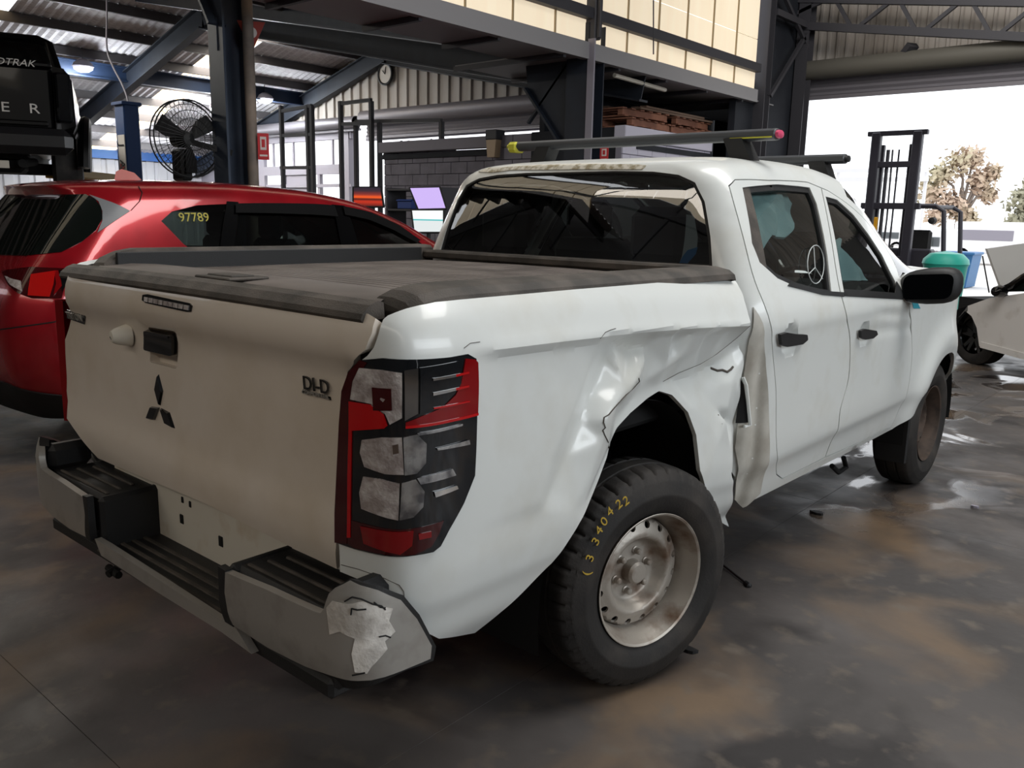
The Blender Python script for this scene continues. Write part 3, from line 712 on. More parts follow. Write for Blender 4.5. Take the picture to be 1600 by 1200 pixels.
left_mirror = lambda o: [(2*SM-s, b) for s, b in o]
def shell_half(mir, name):
    mb = MB(); o = right; hs = [doors_hole, [p for p in rwin_o if p[0] >= SM-1e-6]]
    # the rear window is cut by the centre line: notch it out of the outline instead
    half = [p for p in rwin_o[:7]]
    bt, bb_ = half[-1][1], half[0][1]
    o = [(SM, -.55)] + right[1:-1] + [(SM, ET), (SM, bt)] + half[::-1] + [(SM, bb_)]
    hs = [doors_hole]
    if mir: o = left_mirror(o); hs = [left_mirror(h) for h in hs]
    patch(mb, cab, o, hs, .035, .018)
    return mb.build(name, [WHITE], truck, sharp=50)
cs_r = shell_half(False, 'cab_shell'); cs_l = shell_half(True, 'cab_shell')
for nm, o, wo in (('rear_door', rear_door_o, rw_o), ('front_door', front_door_o, fw_o)):
    mb = MB(); patch(mb, cab, inset(left_mirror(o), G), [left_mirror(wo)], .05, .03); d = mb.build(nm, WHITE, truck)
    fr = MB(); patch(fr, cab, left_mirror(wo), [inset(left_mirror(wo), .02)], .05, .02, off=-.006); fr.build('window_trim', BLK, d)
    gl = MB(); patch(gl, cab, inset(left_mirror(wo), .01), (), .06, 0, off=-.014); gl.build('window_glass', PANE, d)
mb = MB(); patch(mb, cab, rwin_o, [inset(rwin_o, .012)], .03, .02, off=-.004); rwt = mb.build('rear_window_seal', BLK, truck)
mb = MB(); patch(mb, cab, inset(rwin_o, .006), (), .04, 0, off=-.010); rwg = mb.build('rear_window', PANED, truck)
tag(rwg, 'tinted rear window glass')
# windscreen in two halves of one sheet
mb = MB()
for mir in (0, 1):
    o = ws_edge + [(1.62, .09), (2.15, .05), (2.15, ET), (.95, ET)]
    if mir: o = left_mirror(o)
    patch(mb, cab, inset(o, .004), (), .05, 0, off=-.01)
mb.build('windscreen', PANE, truck)
mb = MB()
for mir in (0, 1):
    o = [(2.12, .02), (3.04, .01), (3.04, ET), (2.12, ET)]
    if mir: o = left_mirror(o)
    patch(mb, cab, inset(o, .002), (), .07, .02, off=.001)
mb.build('bonnet', WHITE, truck)
# mossy dirty band along the rear edge of the roof: a thin crust of grime is a colour of the paint there
# ---- the bed
def BX(y, z):
    zc = itp(y, [-1.1, -.6, 0, .45], [1.212, 1.202, 1.180, 1.152]); d = z-zc
    k = np.clip((y+.98)/.16, 0, 1); k = k*k*(3-2*k)          # the crease fades out over the lamp
    x = itp(d, [-.75, -.66, -.60, -.55, -.47, -.35, -.2, -.07, -.022, 0, .03, .09, .13, .16], [.79, .850, .868, .885, .893, .893, .888, .881, .879, .893, .880, .850, .812, .775])
    x0 = itp(d, [-.75, -.66, -.60, -.55, -.47, -.35, -.2, -.07, 0, .06, .10, .13, .16], [.79, .850, .868, .885, .893, .894, .893, .891, .887, .870, .845, .812, .775])
    return x0+(x-x0)*k
BP = np.array([(0, -.95), (-.002, -1.0), (-.008, -1.05), (-.02, -1.09), (-.04, -1.122), (-.075, -1.142), (-.12, -1.152), (-.24, -1.168)])
_bl = -np.concatenate([[0], np.cumsum(np.hypot(*np.diff(BP, axis=0).T))])
def bed0(s, z):
    s = np.asarray(s, float); z = np.asarray(z, float); s, z = np.broadcast_arrays(s, z)
    q = np.clip(s, _bl[-1], 0)
    dx = itp(q, _bl[::-1], BP[::-1, 0]); yy = itp(q, _bl[::-1], BP[::-1, 1])
    ex = np.minimum(s-_bl[-1], 0)
    y = np.where(s >= 0, -.95+s, yy-.02*ex*0); x = BX(np.maximum(y, -1.1), z)+np.where(s >= 0, 0, dx+ex)
    y = y+.06*np.clip((z-1.26)/.08, 0, 1)**2*np.clip(-s/.2, 0, 1)
    return np.stack([x, y, z], -1)
BDOM = (_bl[-1], 1.45, .40, 1.34)
# control points of the crash damage: pixel and depth pushed in
DC = [(880,533,0),(925,528,0),(950,518,0),(1000,517,0),(1050,515,0),(1100,513,0),(1140,511,0),(1172,509,.0),
(958,537,.018),(985,545,.05),(1010,541,.050),(1050,538,.046),(1100,533,.04),(1140,527,.035),
(925,562,.008),(908,612,.004),(888,660,.0),(862,720,0),(845,785,.0),(905,545,0),
(945,565,.034),(927,610,.030),(908,660,.026),(884,715,.018),(862,765,.012),(845,800,.004),
(1068,556,.028),(1010,562,.018),(975,600,.0),(958,632,-.012),(940,690,-.006),(925,735,-.002),(912,790,.004),
(998,592,.006),(985,611,.0),(962,633,-.012),(946,656,-.014),(944,676,-.008),(951,700,.012),
(1008,598,.055),(990,625,.060),(967,655,.062),(958,690,.045),(1032,603,.07),(1050,592,.075),
(1165,522,.03),(1150,545,.065),(1120,570,.08),(1090,585,.085),(1060,597,.085),
(1095,548,.035),(1120,538,.034),(1045,575,.04),
(1158,575,.045),(1150,595,.045),(1130,600,.05),(1110,620,.06),(1088,640,.05),(1140,640,.045),(1120,640,.05),
(1125,650,.068),(1140,657,.028),(1150,662,.066),(1108,655,.045),(1145,700,.030),(1125,690,.03),(1108,700,.036),(1100,745,.03),(1142,760,.02),(1125,818,.015),(1138,822,.018),(1120,770,.024)]
_dp = []
for u, v, d in DC:
    q = trace(lambda s, z, d=d: bed0(s, z)-np.array([d, 0, 0]), BDOM, [(u, v)])[0]; zc_ = float(itp(q[0]-.95, [-1.1, -.6, 0, .45], [1.212, 1.202, 1.180, 1.152]))
    _dp.append((q[0], min(q[1], zc_-.022) if d > .012 else q[1], d))
_cz = sorted([(p[0], p[1]) for p in _dp[:8]]); _cs = np.arange(.33, 1.34, .045); _dp += [(float(s), float(np.interp(s, [c[0] for c in _cz], [c[1] for c in _cz])), 0) for s in _cs]
_dp += [(s, z, 0) for s in (-.3, .1, .5, .9, 1.2, 1.5) for z in (1.25, 1.36)]+[(s, z, 0) for s in (-.3, 0, .25) for z in (.4, .6, .8, 1.0, 1.15)]+[(1.5, 1.1, .03), (1.5, .8, .04), (1.5, .4, .02), (1.0, .4, .02), (.7, .55, .02), (.5, .4, 0), (.45, .62, 0), (.38, .75, 0)]
_dp = np.array(_dp)
_r = delaunay_2d_cdt([Vector((p[0], p[1])) for p in _dp], [], [], 0, 1e-6)
_P = np.array([tuple(v) for v in _r[0]]); _D = np.array([_dp[o[0]][2] if o else 0 for o in _r[3]])
GS, GZ = np.linspace(-.3, 1.5, 241), np.linspace(.4, 1.36, 129)
_gx, _gz = np.meshgrid(GS, GZ); _F = np.zeros(_gx.shape)
for t in _r[2]:
    a, b, c = _P[list(t)]; det = (b[1]-c[1])*(a[0]-c[0])+(c[0]-b[0])*(a[1]-c[1])
    if abs(det) < 1e-12: continue
    l1 = ((b[1]-c[1])*(_gx-c[0])+(c[0]-b[0])*(_gz-c[1]))/det; l2 = ((c[1]-a[1])*(_gx-c[0])+(a[0]-c[0])*(_gz-c[1]))/det; l3 = 1-l1-l2
    k = (l1 >= -1e-6) & (l2 >= -1e-6) & (l3 >= -1e-6); _F[k] = (l1*_D[t[0]]+l2*_D[t[1]]+l3*_D[t[2]])[k]
_F *= 1.2
for _ in range(1):
    _F[1:-1, 1:-1] = (_F[1:-1, 1:-1]*4+2*(_F[:-2, 1:-1]+_F[2:, 1:-1]+_F[1:-1, :-2]+_F[1:-1, 2:])+_F[:-2, :-2]+_F[2:, 2:]+_F[:-2, 2:]+_F[2:, :-2])/16
def dent(s, z):
    u = np.clip((s-GS[0])/(GS[1]-GS[0]), 0, len(GS)-1.001); v = np.clip((z-GZ[0])/(GZ[1]-GZ[0]), 0, len(GZ)-1.001)
    i = u.astype(int); j = v.astype(int); u = u-i; v = v-j
    return (_F[j, i]*(1-u)+_F[j, i+1]*u)*(1-v)+(_F[j+1, i]*(1-u)+_F[j+1, i+1]*u)*v
def bed(s, z):
    s, z = np.broadcast_arrays(np.asarray(s, float), np.asarray(z, float))
    X = bed0(s, z); X[..., 0] -= dent(s, z); return X
def tb(P): return trace(bed, BDOM, P)
lamp_px = [(566, 562), (600, 559), (660, 561), (700, 558), (728, 553), (741, 560), (743, 600), (741, 700), (739, 742), (722, 785), (700, 825), (686, 852), (675, 861), (648, 866), (622, 868), (590, 864), (556, 856), (527, 846), (527, 800), (530, 740), (534, 660), (538, 610), (548, 582)]
lamp_o = tb(lamp_px)
seam_px = [(590, 492), (575, 548), (556, 570)]
arch_px = [(830, 912), (862, 880), (905, 818), (935, 750), (948, 715), (954, 690), (962, 672), (985, 645), (1012, 622), (1030, 611), (1050, 617), (1075, 644), (1088, 680), (1094, 735), (1103, 775), (1122, 812)]
bed_front = [(1139, 823), (1143, 740), (1146, 668), (1150, 640), (1157, 595), (1166, 550), (1172, 509), (1163, 470), (1150, 440), (1139, 430)]
rimz = 1.325
bo = tb([(686, 998), (742, 989), (782, 957)]) + tb(arch_px) + tb(bed_front)
top = tb([(1100, 435), (1000, 444), (900, 452), (800, 461), (720, 468), (680, 472), (655, 477), (635, 482), (618, 488), (606, 493)])
print('TOP', [(round(a, 3), round(b, 3)) for a, b in top])
edge = tb([(599, 499), (592, 520), (584, 543), (574, 556)])
low = tb([(530, 852), (531, 893), (560, 905), (625, 935), (660, 985)])
# outline: bottom edge -> arch -> torn front edge -> rim -> tailgate gap -> down the lamp's inner edge -> corner under the lamp
bed_o = bo + top + edge + lamp_o[0:18] + low
cr1 = [(float(s), float(itp(s-.95, [-1.1, -.6, 0, .45], [1.212, 1.202, 1.180, 1.152]))) for s in np.linspace(.0, 1.325, 60)]
mb = MB(); patch(mb, bed, bed_o, (), .012, .015, extra=[cr1, [(s, z-.022) for s, z in cr1]])
bed_r = mb.build('bed_side', [WHITE], truck, sharp=28)
def bedm(s, z):
    X = bed0(s, z); X[..., 0] *= -1; X[..., 1] += .03*np.clip(-np.asarray(s)/.10, 0, 1); return X
def bedl(s, z):
    X = bed0(s, z); X[..., 0] *= -1; X[..., 1] -= .030*np.clip(-np.asarray(s)/.10, 0, 1); return X
bo_l = [(-.1, .56), (.0, .53), (.20, .53), (.30, .55)] + [(.92+.46*math.cos(t), .36+.56*math.sin(t)*1.1) for t in np.linspace(math.radians(165), math.radians(15), 14)] + [(1.37, .45), (1.37, rimz)]
mb = MB(); patch(mb, bedm, bo_l + top + [(-.03, 1.31), (-.10, 1.27), (-.14, 1.20), (-.005, 1.19), (-.005, .84), (-.03, .80), (-.15, .78), (-.15, .66)], (), .04, .015)
mb.build('bed_side', [WHITE], truck)
# ---- tail lamps: lens housing with its chambers as sub-parts
LAMP = [('dark_red_strip', RLENSD, [(566,562),(577,566),(563,588),(555,640),(550,700),(547,800),(546,848),(527,846),(527,800),(530,740),(534,660),(538,610),(548,582)], .009),
('red_line', RLIT, [(550,668),(554,668),(553,740),(552,800),(552,838),(547,838),(548,740)], .0105),
('reverse_lens', CLENS, [(566,574),(600,577),(629,582),(629,652),(612,662),(605,645),(585,630),(552,623),(556,595)], .010),
('reflector_square', RLENSD, [(586,604),(614,606),(615,640),(588,640)], .0112),
('bright_red_lens', RLIT, [(550,626),(583,631),(603,646),(608,664),(604,668),(550,672)], .0105),
('chrome_strip', CHR, [(632,578),(651,575),(651,645),(633,656)], .0105),
('red_corner_lens', RLENS, [(723,560),(738,561),(742,566),(743,600),(742,645),(700,655),(634,665),(634,659),(655,650),(690,634),(708,616),(716,598)], .010),
('black_shade', SMOKE, [(654,574),(712,564),(716,598),(706,614),(690,631),(654,646)], .0105),
('white_bar', CHR, [(673,590),(707,584),(707,588),(673,594)], .0125),('white_bar', CHR, [(673,612),(707,605),(707,609),(673,617)], .0125),('red_bar', RLIT, [(707,584),(727,580),(727,583),(707,588)], .0125),('red_bar', RLIT, [(707,605),(727,601),(727,604),(707,609)], .0125),('red_bar', RLIT, [(674,635),(728,625),(728,627),(674,638)], .0125),
('red_line', RLIT, [(634,664),(700,654),(742,644),(742,648),(700,658),(634,668)], .0115),
('clear_lens', CLENS, [(570,686),(600,682),(629,682),(632,740),(605,739),(574,728),(567,706)], .010),('chrome_reflector', REFL, [(631,682),(650,677),(664,692),(663,722),(650,738),(633,741)], .010),
('amber_bulb', RUSTB, [(616,694),(624,692),(625,706),(617,708)], .0115),
('grey_bar', REFL, [(650,675),(718,661),(718,664),(652,679)], .011),('grey_bar', REFL, [(679,699),(728,686),(729,693),(680,702)], .012),
('clear_lens', CLENS, [(572,743),(600,747),(626,754),(624,811),(595,803),(569,793),(566,768)], .010),('chrome_reflector', REFL, [(629,753),(648,747),(661,766),(659,790),(645,806),(626,811)], .010),
('grey_bar', REFL, [(650,745),(703,731),(708,741),(655,755)], .011),('grey_bar', CHR, [(675,767),(709,757),(711,762),(677,775)], .012),
('dark_red_base', RLENSD, [(547,810),(624,826),(690,812),(684,830),(672,852),(648,864),(622,866),(590,862),(556,854),(547,847)], .0085),('red_reflector', RLENS, [(568,820),(625,829),(645,827),(643,850),(627,864),(573,847)], .011),('red_reflector', RLENS, [(652,832),(671,828),(671,837),(653,841)], .011)]
mb = MB(); patch(mb, bed0, lamp_o, (), .02, .03, off=.007)
lo_ = tag(mb.build('tail_light', SMOKE, truck), 'wraparound tail light with red, clear and smoked lenses')
for nm, m, P, of in LAMP:
    mb = MB(); q = trace(bed0, BDOM, P); patch(mb, bed0, q, (), .03, .003, off=of); mb.build(nm, m, lo_)
# the left lamp wraps the far corner: only its outer strip shows beside the tailgate
mb = MB(); patch(mb, bedl, [(-.002, 1.195), (-.002, .85), (-.03, .80), (-.16, .78), (-.16, 1.195)], (), .03, -.03, off=-.006); ll_ = mb.build('tail_light', RLENS, truck)
mb = MB(); patch(mb, bedl, [(-.03, 1.15), (-.03, 1.02), (-.15, 1.02), (-.15, 1.15)], (), .03, -.003, off=-.010); mb.build('bright_red_lens', RLENS, ll_)
mb = MB(); patch(mb, bedl, [(-.03, .99), (-.03, .88), (-.15, .88), (-.15, .99)], (), .03, -.003, off=-.010); mb.build('clear_lens', CLENS, ll_)
# ---- tailgate
def tgs(x, z):
    x, z = np.broadcast_arrays(np.asarray(x, float), np.asarray(z, float))
    e = np.clip(1-np.abs(x)/.8, 0, 1)
    y = itp(z, [.60, .66, .70, .75, .80, .85, .95, 1.10, 1.14, 1.175, 1.20, 1.24, 1.28, 1.30, 1.33], [.03, .012, -.004, -.012, -.010, .004, .010, .011, .008, -.002, -.026, -.030, -.022, -.010, .02])
    return np.stack([x, -1.150+y+.022*(np.abs(x)/.78)**2.2*np.where(x < 0, .5, 1), z], -1)
TD = (-.1, .9, .58, 1.36)
tr_ = trace(tgs, TD, [(590, 495), (583, 522), (573, 548), (556, 566), (545, 583), (536, 620), (531, 700), (527, 800), (527, 852), (529, 892), (460, 859), (400, 829), (330, 793)])
tr_ = [(x, z) for x, z in tr_ if x > .02]
bot_z = tr_[-1][1]
tg_o = [(tr_[0][0]-.03, 1.30)]+tr_+[(0.0, bot_z)]
tg_l = trace(tgs, (-.95, .1, .58, 1.36), [(104, 655), (102, 600), (101, 530), (102, 470), (106, 430)])
tg_o = tg_o+[(-.60, .70)]+tg_l+[(tg_l[-1][0]+.02, 1.30)]
print('TGL', tg_l)
tg_o = inset(tg_o, .004)
def tt(P): return trace(tgs, (-.9, .9, .58, 1.36), P)
hole = fillet(tt([(231, 511), (274, 518), (276, 577), (234, 566)]), .012)
mb = MB(); patch(mb, tgs, tg_o, [hole], .03, .03)
tgo = tag(mb.build('tailgate', WARM, truck), 'white tailgate, dusty, with warm light in its colour')
def tgoff(P, off): return [tgs(x, z)+np.array([0, -off, 0]) for x, z in P]
def recess(x, z):   # handle cup
    X = tgs(x, z); X = X.copy(); X[..., 1] += .028; return X
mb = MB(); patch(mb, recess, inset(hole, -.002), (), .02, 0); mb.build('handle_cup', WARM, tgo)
# cup side wall
L_ = dens(hole, .01); n_ = len(L_); V = [tgs(*p) for p in L_]+[recess(*p) for p in L_]
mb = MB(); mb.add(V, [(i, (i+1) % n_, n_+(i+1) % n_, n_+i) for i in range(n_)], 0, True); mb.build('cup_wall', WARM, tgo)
def slab(name, m, outline, t, parent, off=0.0, res=.015, r=.0):
    """a raised plate on the tailgate: outline in (x,z), thickness t"""
    o = fillet(outline, r) if r else outline
    mb = MB(); patch(mb, tgs, o, (), res, t+.003, off=off+t); return mb.build(name, m, parent)
slab('handle', BLKG, tt([(230, 514), (273, 522), (275, 556), (231, 546)]), .014, tgo, r=.01)
slab('handle_edge', DCHR, tt([(233, 516), (270, 522), (271, 525), (233, 519)]), .017, tgo)
hb = slab('high_brake_light', BLKG, tt([(224, 461), (232, 460), (298, 474), (301, 478), (299, 487), (292, 487), (228, 473), (223, 469)]), .003, tgo)
cor = tt([(227, 464), (298, 478), (297, 485), (227, 471)])
for k in range(9):
    a0_, a1_ = (k+.1)/9, (k+.9)/9
    p = [tuple(np.array(cor[0])*(1-a)+np.array(cor[1])*a) for a in (a0_, a1_)]+[tuple(np.array(cor[3])*(1-a)+np.array(cor[2])*a) for a in (a1_, a0_)]
    mb = MB(); patch(mb, tgs, p, (), .02, .003, off=.0055); mb.build('led_lens', CLENS, hb)
# reversing camera: a short hooded cone
c0 = tgs(*tt([(203, 523)])[0]); prof = [(0, .034), (.014, .031), (.040, .024), (.052, .017), (.054, 0)]
mb = MB(); mb.lathe(prof, c0, (-.15, -1, -.05), 20); cw = mb.build('camera_housing', BEIGE, tgo)
mb = MB(); mb.lathe([(0, .011), (.004, .010), (.005, 0)], c0+np.array([-.012, -.046, -.010]), (-.25, -1, -.7), 14); mb.build('camera_lens', BLKG, cw)
# three-diamond emblem
ec = np.array(tt([(251, 636)])[0]); A_, B_ = .046, .021
mb = MB()
for ang in (90, 210, 330):
    t = math.radians(ang); d = np.array([math.cos(t), math.sin(t)]); n = np.array([-d[1], d[0]])
    P = [ec+d*.004, ec+d*(A_+.004)+n*B_, ec+d*(2*A_+.004), ec+d*(A_+.004)-n*B_]
    base = [tgs(p[0], p[1]) for p in P]; tip = tgs(*(ec+d*(A_+.004)))+np.array([0, -.011, 0]); tops = [tgs(*(ec+(p-ec)*.86+d*A_*.14))+np.array([0, -.008, 0]) for p in P]
    V = base+tops; mb.add(V, [(0, 1, 5, 4), (1, 2, 6, 5), (2, 3, 7, 6), (3, 0, 4, 7), (4, 5, 6, 7)])
tag(mb.build('emblem', DCHR, tgo), 'three diamond chrome emblem')
def tgtext(s, px, size, m, name, sx=1.0, shear=0):
    q = tt([px])[0]; p = tgs(*q); dx = tgs(q[0]+.01, q[1])-p; dz = tgs(q[0], q[1]+.01)-p
    return text(s, p+np.array([0, -.006, 0]), dx, dz, size, m, name, tgo, .002, sx=sx, shear=shear)
tgtext('DI-D', (497, 602), .046, DCHR, 'engine_badge', 1.0)
slab('badge_plate', BLKG, tt([(474, 608), (517, 620), (518, 625), (474, 613)]), .002, tgo)
tgtext('COMMON RAIL', (496, 616), .013, BADGE, 'badge_lettering', 1.05)
slab('name_plate', BLKG, tt([(105, 484), (134, 493), (133, 507), (105, 497)]), .002, tgo)
tgtext('TRITON', (119, 495), .034, BADGE, 'name_badge', 1.0)
# plate panel under the tailgate with its fixing holes
mb = MB(); mb.bbox((0, -1.055, .60), (1.30, .05, .26), .01); pp = mb.build('plate_panel', BEIGE, truck)
def pq(u, v): return onp(u, v, 1, -1.081)
for u, v, w, h in ((285, 781, .012, .02), (297, 788, .012, .02), (284, 811, .02, .03), (345, 846, .022, .032)):
    mb = MB(); mb.bbox(pq(u, v), (w, .004, h), .002); mb.build('plate_hole', DARK, pp)
# ---- tonneau, rails, caps
mb = MB()
ys = np.linspace(-.87, .36, 29); X_ = np.linspace(-.685, .685, 15)
prof = []
for i in range(len(ys)-1):
    a, b = ys[i], ys[i+1]; prof += [(a+.001, -.004), (a+.004, 0), (b-.004, 0), (b-.001, -.004)]
V = []; 
for y, dz in prof:
    for x in X_: V.append((x, y, 1.302+.008*(1-(x/.7)**2)+dz))
n_ = len(X_); mb.add(V, [(i*n_+j, i*n_+j+1, (i+1)*n_+j+1, (i+1)*n_+j) for i in range(len(prof)-1) for j in range(n_-1)])
tn = tag(mb.build('tonneau_cover', TONN, truck), 'dusty grey roller cover of narrow slats')
mb = MB(); V = []
pf = [(-1.095, 1.290), (-1.09, 1.305), (-1.07, 1.316), (-.98, 1.322), (-.90, 1.318), (-.875, 1.306)]
for y, z in pf:
    for x in X_: V.append((x*1.03, y+.02*(x/.7)**2, z+.006*(1-(x/.7)**2)))
mb.add(V, [(i*n_+j, i*n_+j+1, (i+1)*n_+j+1, (i+1)*n_+j) for i in range(len(pf)-1) for j in range(n_-1)], 0, True); mb.build('leading_bar', TONN, tn)
lc = onz(362, 427, 1.338); lk = MB(); lk.bbox((lc[0], lc[1], 1.328), (.17, .12, .008), .003); lk.bbox((lc[0]-.005, lc[1], 1.333), (.12, .07, .006), .003); lk.build('latch', BLKD, tn)
for sd in (1, -1):
    mb = MB(); V = []; pr = [(.683, 1.275), (.683, 1.335), (.70, 1.348), (.745, 1.348), (.785, 1.340), (.806, 1.325), (.812, 1.306)]
    YY = [(-1.055, -.040, -.03), (-1.045, -.026, -.015), (-1.02, -.012, -.004), (-.98, -.004, 0), (-.93, 0, 0), (-.5, 0, 0), (0, 0, 0), (.40, 0, 0), (.43, -.004, 0)]
    lift = .022 if sd < 0 else 0.0
    for y, dz, dx in YY:
        for x, z in pr: V.append(((x+dx)*sd, y, z+dz+lift*(z > 1.31)*np.clip((y+1.06)/.10, 0, 1)))
    m_ = len(pr); mb.add(V, [(i*m_+j, i*m_+j+1, (i+1)*m_+j+1, (i+1)*m_+j) for i in range(len(YY)-1) for j in range(m_-1)]+[tuple(range(m_)), tuple((len(YY)-1)*m_+j for j in range(m_))], 0, True)
    mb.build('bed_rail_cap', BLKD, truck, sharp=16)
mb = MB(); mb.bbox((-.676, -.33, 1.322), (.012, 1.36, .076), .003); mb.build('rail_inner_wall', BLK, truck)
mb = MB(); mb.bbox((0, .415, 1.328), (1.40, .10, .035), .008); mb.build('bulkhead_trim', BLKD, truck)
mb = MB(); V = []; pf = [(-1.172, 1.284), (-1.178, 1.291), (-1.172, 1.303), (-1.152, 1.320), (-1.13, 1.328), (-1.115, 1.324), (-1.112, 1.29)]
XX = np.linspace(-.77, .757, 25)
for y, z in pf:
    for x in XX: V.append((x, y+.022*(abs(x)/.78)**2.2, z+(.008 if 1 else 0)*(1-(x/.78)**2)-.008))
n_ = len(XX); mb.add(V, [(i*n_+j, i*n_+j+1, (i+1)*n_+j+1, (i+1)*n_+j) for i in range(len(pf)-1) for j in range(n_-1)]+[tuple(i*n_ for i in range(len(pf))), tuple(i*n_+n_-1 for i in range(len(pf)))], 0, True)
mb.build('tailgate_cap', BLKD, truck, sharp=14)
# ---- rear bumper
BPL = spline([(0, -1.285), (.35, -1.282), (.62, -1.275), (.78, -1.262), (.835, -1.247), (.868, -1.215), (.888, -1.15), (.902, -1.05), (.905, -.95), (.905, -.85)], 8)
BPL = np.array(BPL); _ps = np.concatenate([[0], np.cumsum(np.hypot(*np.diff(BPL, axis=0).T))])
def bump(s, z, sd=1):
    s, z = np.broadcast_arrays(np.asarray(s, float), np.asarray(z, float))
    x = np.interp(s, _ps, BPL[:, 0]); y = np.interp(s, _ps, BPL[:, 1])
    tk = .05*np.clip((.56-z)/.12, 0, 1)**2+.03*np.clip((z-.68)/.1, 0, 1)**2
    return np.stack([sd*(x-tk*np.clip((x-.80)/.08, 0, 1)), y+tk*np.clip((-y-1.0)/.2, 0, 1), z], -1)
def bumpl(s, z): return bump(s, z, -1)
UD = (.2, 1.4, .38, .80)
cap_o = trace(bump, UD, [(353, 893), (420, 921), (495, 955), (503, 957), (508, 950), (516, 927), (526, 918), (548, 907), (590, 922), (625, 937), (650, 966), (673, 1008), (671, 1028), (640, 1041), (600, 1056), (560, 1062), (540, 1060), (480, 1040), (420, 1010), (366, 975), (357, 955), (352, 925)])
edge_o = trace(bump, UD, [(526, 916), (548, 904), (592, 915), (630, 930), (655, 960), (681, 1010), (677, 1032), (640, 1045), (600, 1058), (600, 1040), (540, 950)])
skirt_o = trace(bump, UD, [(352, 960), (366, 975), (420, 1010), (480, 1038), (540, 1058), (600, 1055), (668, 1030), (652, 1046), (600, 1072), (560, 1083), (480, 1068), (400, 1022)])
rb = MB(); rb.bbox((0, -1.14, .47), (1.5, .22, .05), .01)
bumper = rb.build('rear_bumper', BLK, truck)
for sf, sg in ((bump, 1), (bumpl, -1)):
    mb = MB(); patch(mb, sf, cap_o, (), .03, .02*sg, off=.004*sg); o = mb.build('bumper_cap', SILV, bumper)
    if sg > 0: tag(o, 'silver corner cap, scraped')
    mb = MB(); patch(mb, sf, edge_o, (), .03, .03*sg, off=.001*sg); mb.build('cap_edging', BLK, bumper)
    if sg > 0: bl_o = trace(bump, UD, [(343, 884), (354, 891), (353, 925), (358, 955), (367, 978), (354, 970), (345, 940)])
    mb = MB(); patch(mb, sf, bl_o, (), .03, .02*sg, off=.0045*sg); mb.build('cap_edging', BLK, bumper)
    mb = MB(); patch(mb, sf, skirt_o, (), .03, .03*sg, off=-.012*sg); mb.build('bumper_skirt', BLK, bumper)
    # step pad with ribs
    mb = MB(); zt = .648
    mb.bbox((sg*.56, -1.14, zt-.09), (.41, .20, .18), .012);
    mb.bbox((sg*.362, -1.15, .565), (.035, .21, .175), .012); mb.build('step_pad', BLK, bumper)
    for k in range(3):
        mb = MB(); mb.bbox((sg*(.555), -1.215+.045*k, zt+.002), (.34-.03*k, .012, .008), .003); mb.build('pad_rib', BLKD, bumper)
    mb = MB(); mb.bbox((sg*.79, -1.165, zt+.035), (.06, .14, .09), .02); mb.build('pad_end', BLK, bumper)
mb = MB(); mb.bbox((0, -1.18, .484), (.76, .17, .02), .008); st = mb.build('centre_step', BLKD, bumper)
for k in range(4):
    mb = MB(); mb.bbox((0, -1.235+.035*k, .496), (.72, .014, .006), .002); mb.build('step_rib', BLKD, bumper)
mb = MB(); mb.prism([onp(u, v, 1, -1.275) for u, v in ((148, 842), (165, 852), (260, 914), (345, 970), (353, 962), (366, 977), (393, 1022), (345, 987), (250, 928), (158, 868))], (0, 1, 0), .02); mb.build('centre_lip', SILV, bumper)
mb = MB(); mb.tube([(-.38, -1.05, .44), (-.38, -1.2, .41), (-.37, -1.24, .40)], .012); mb.tube([(-.41, -1.22, .405), (-.34, -1.22, .40)], .012); mb.build('tow_eye', DARK, bumper)
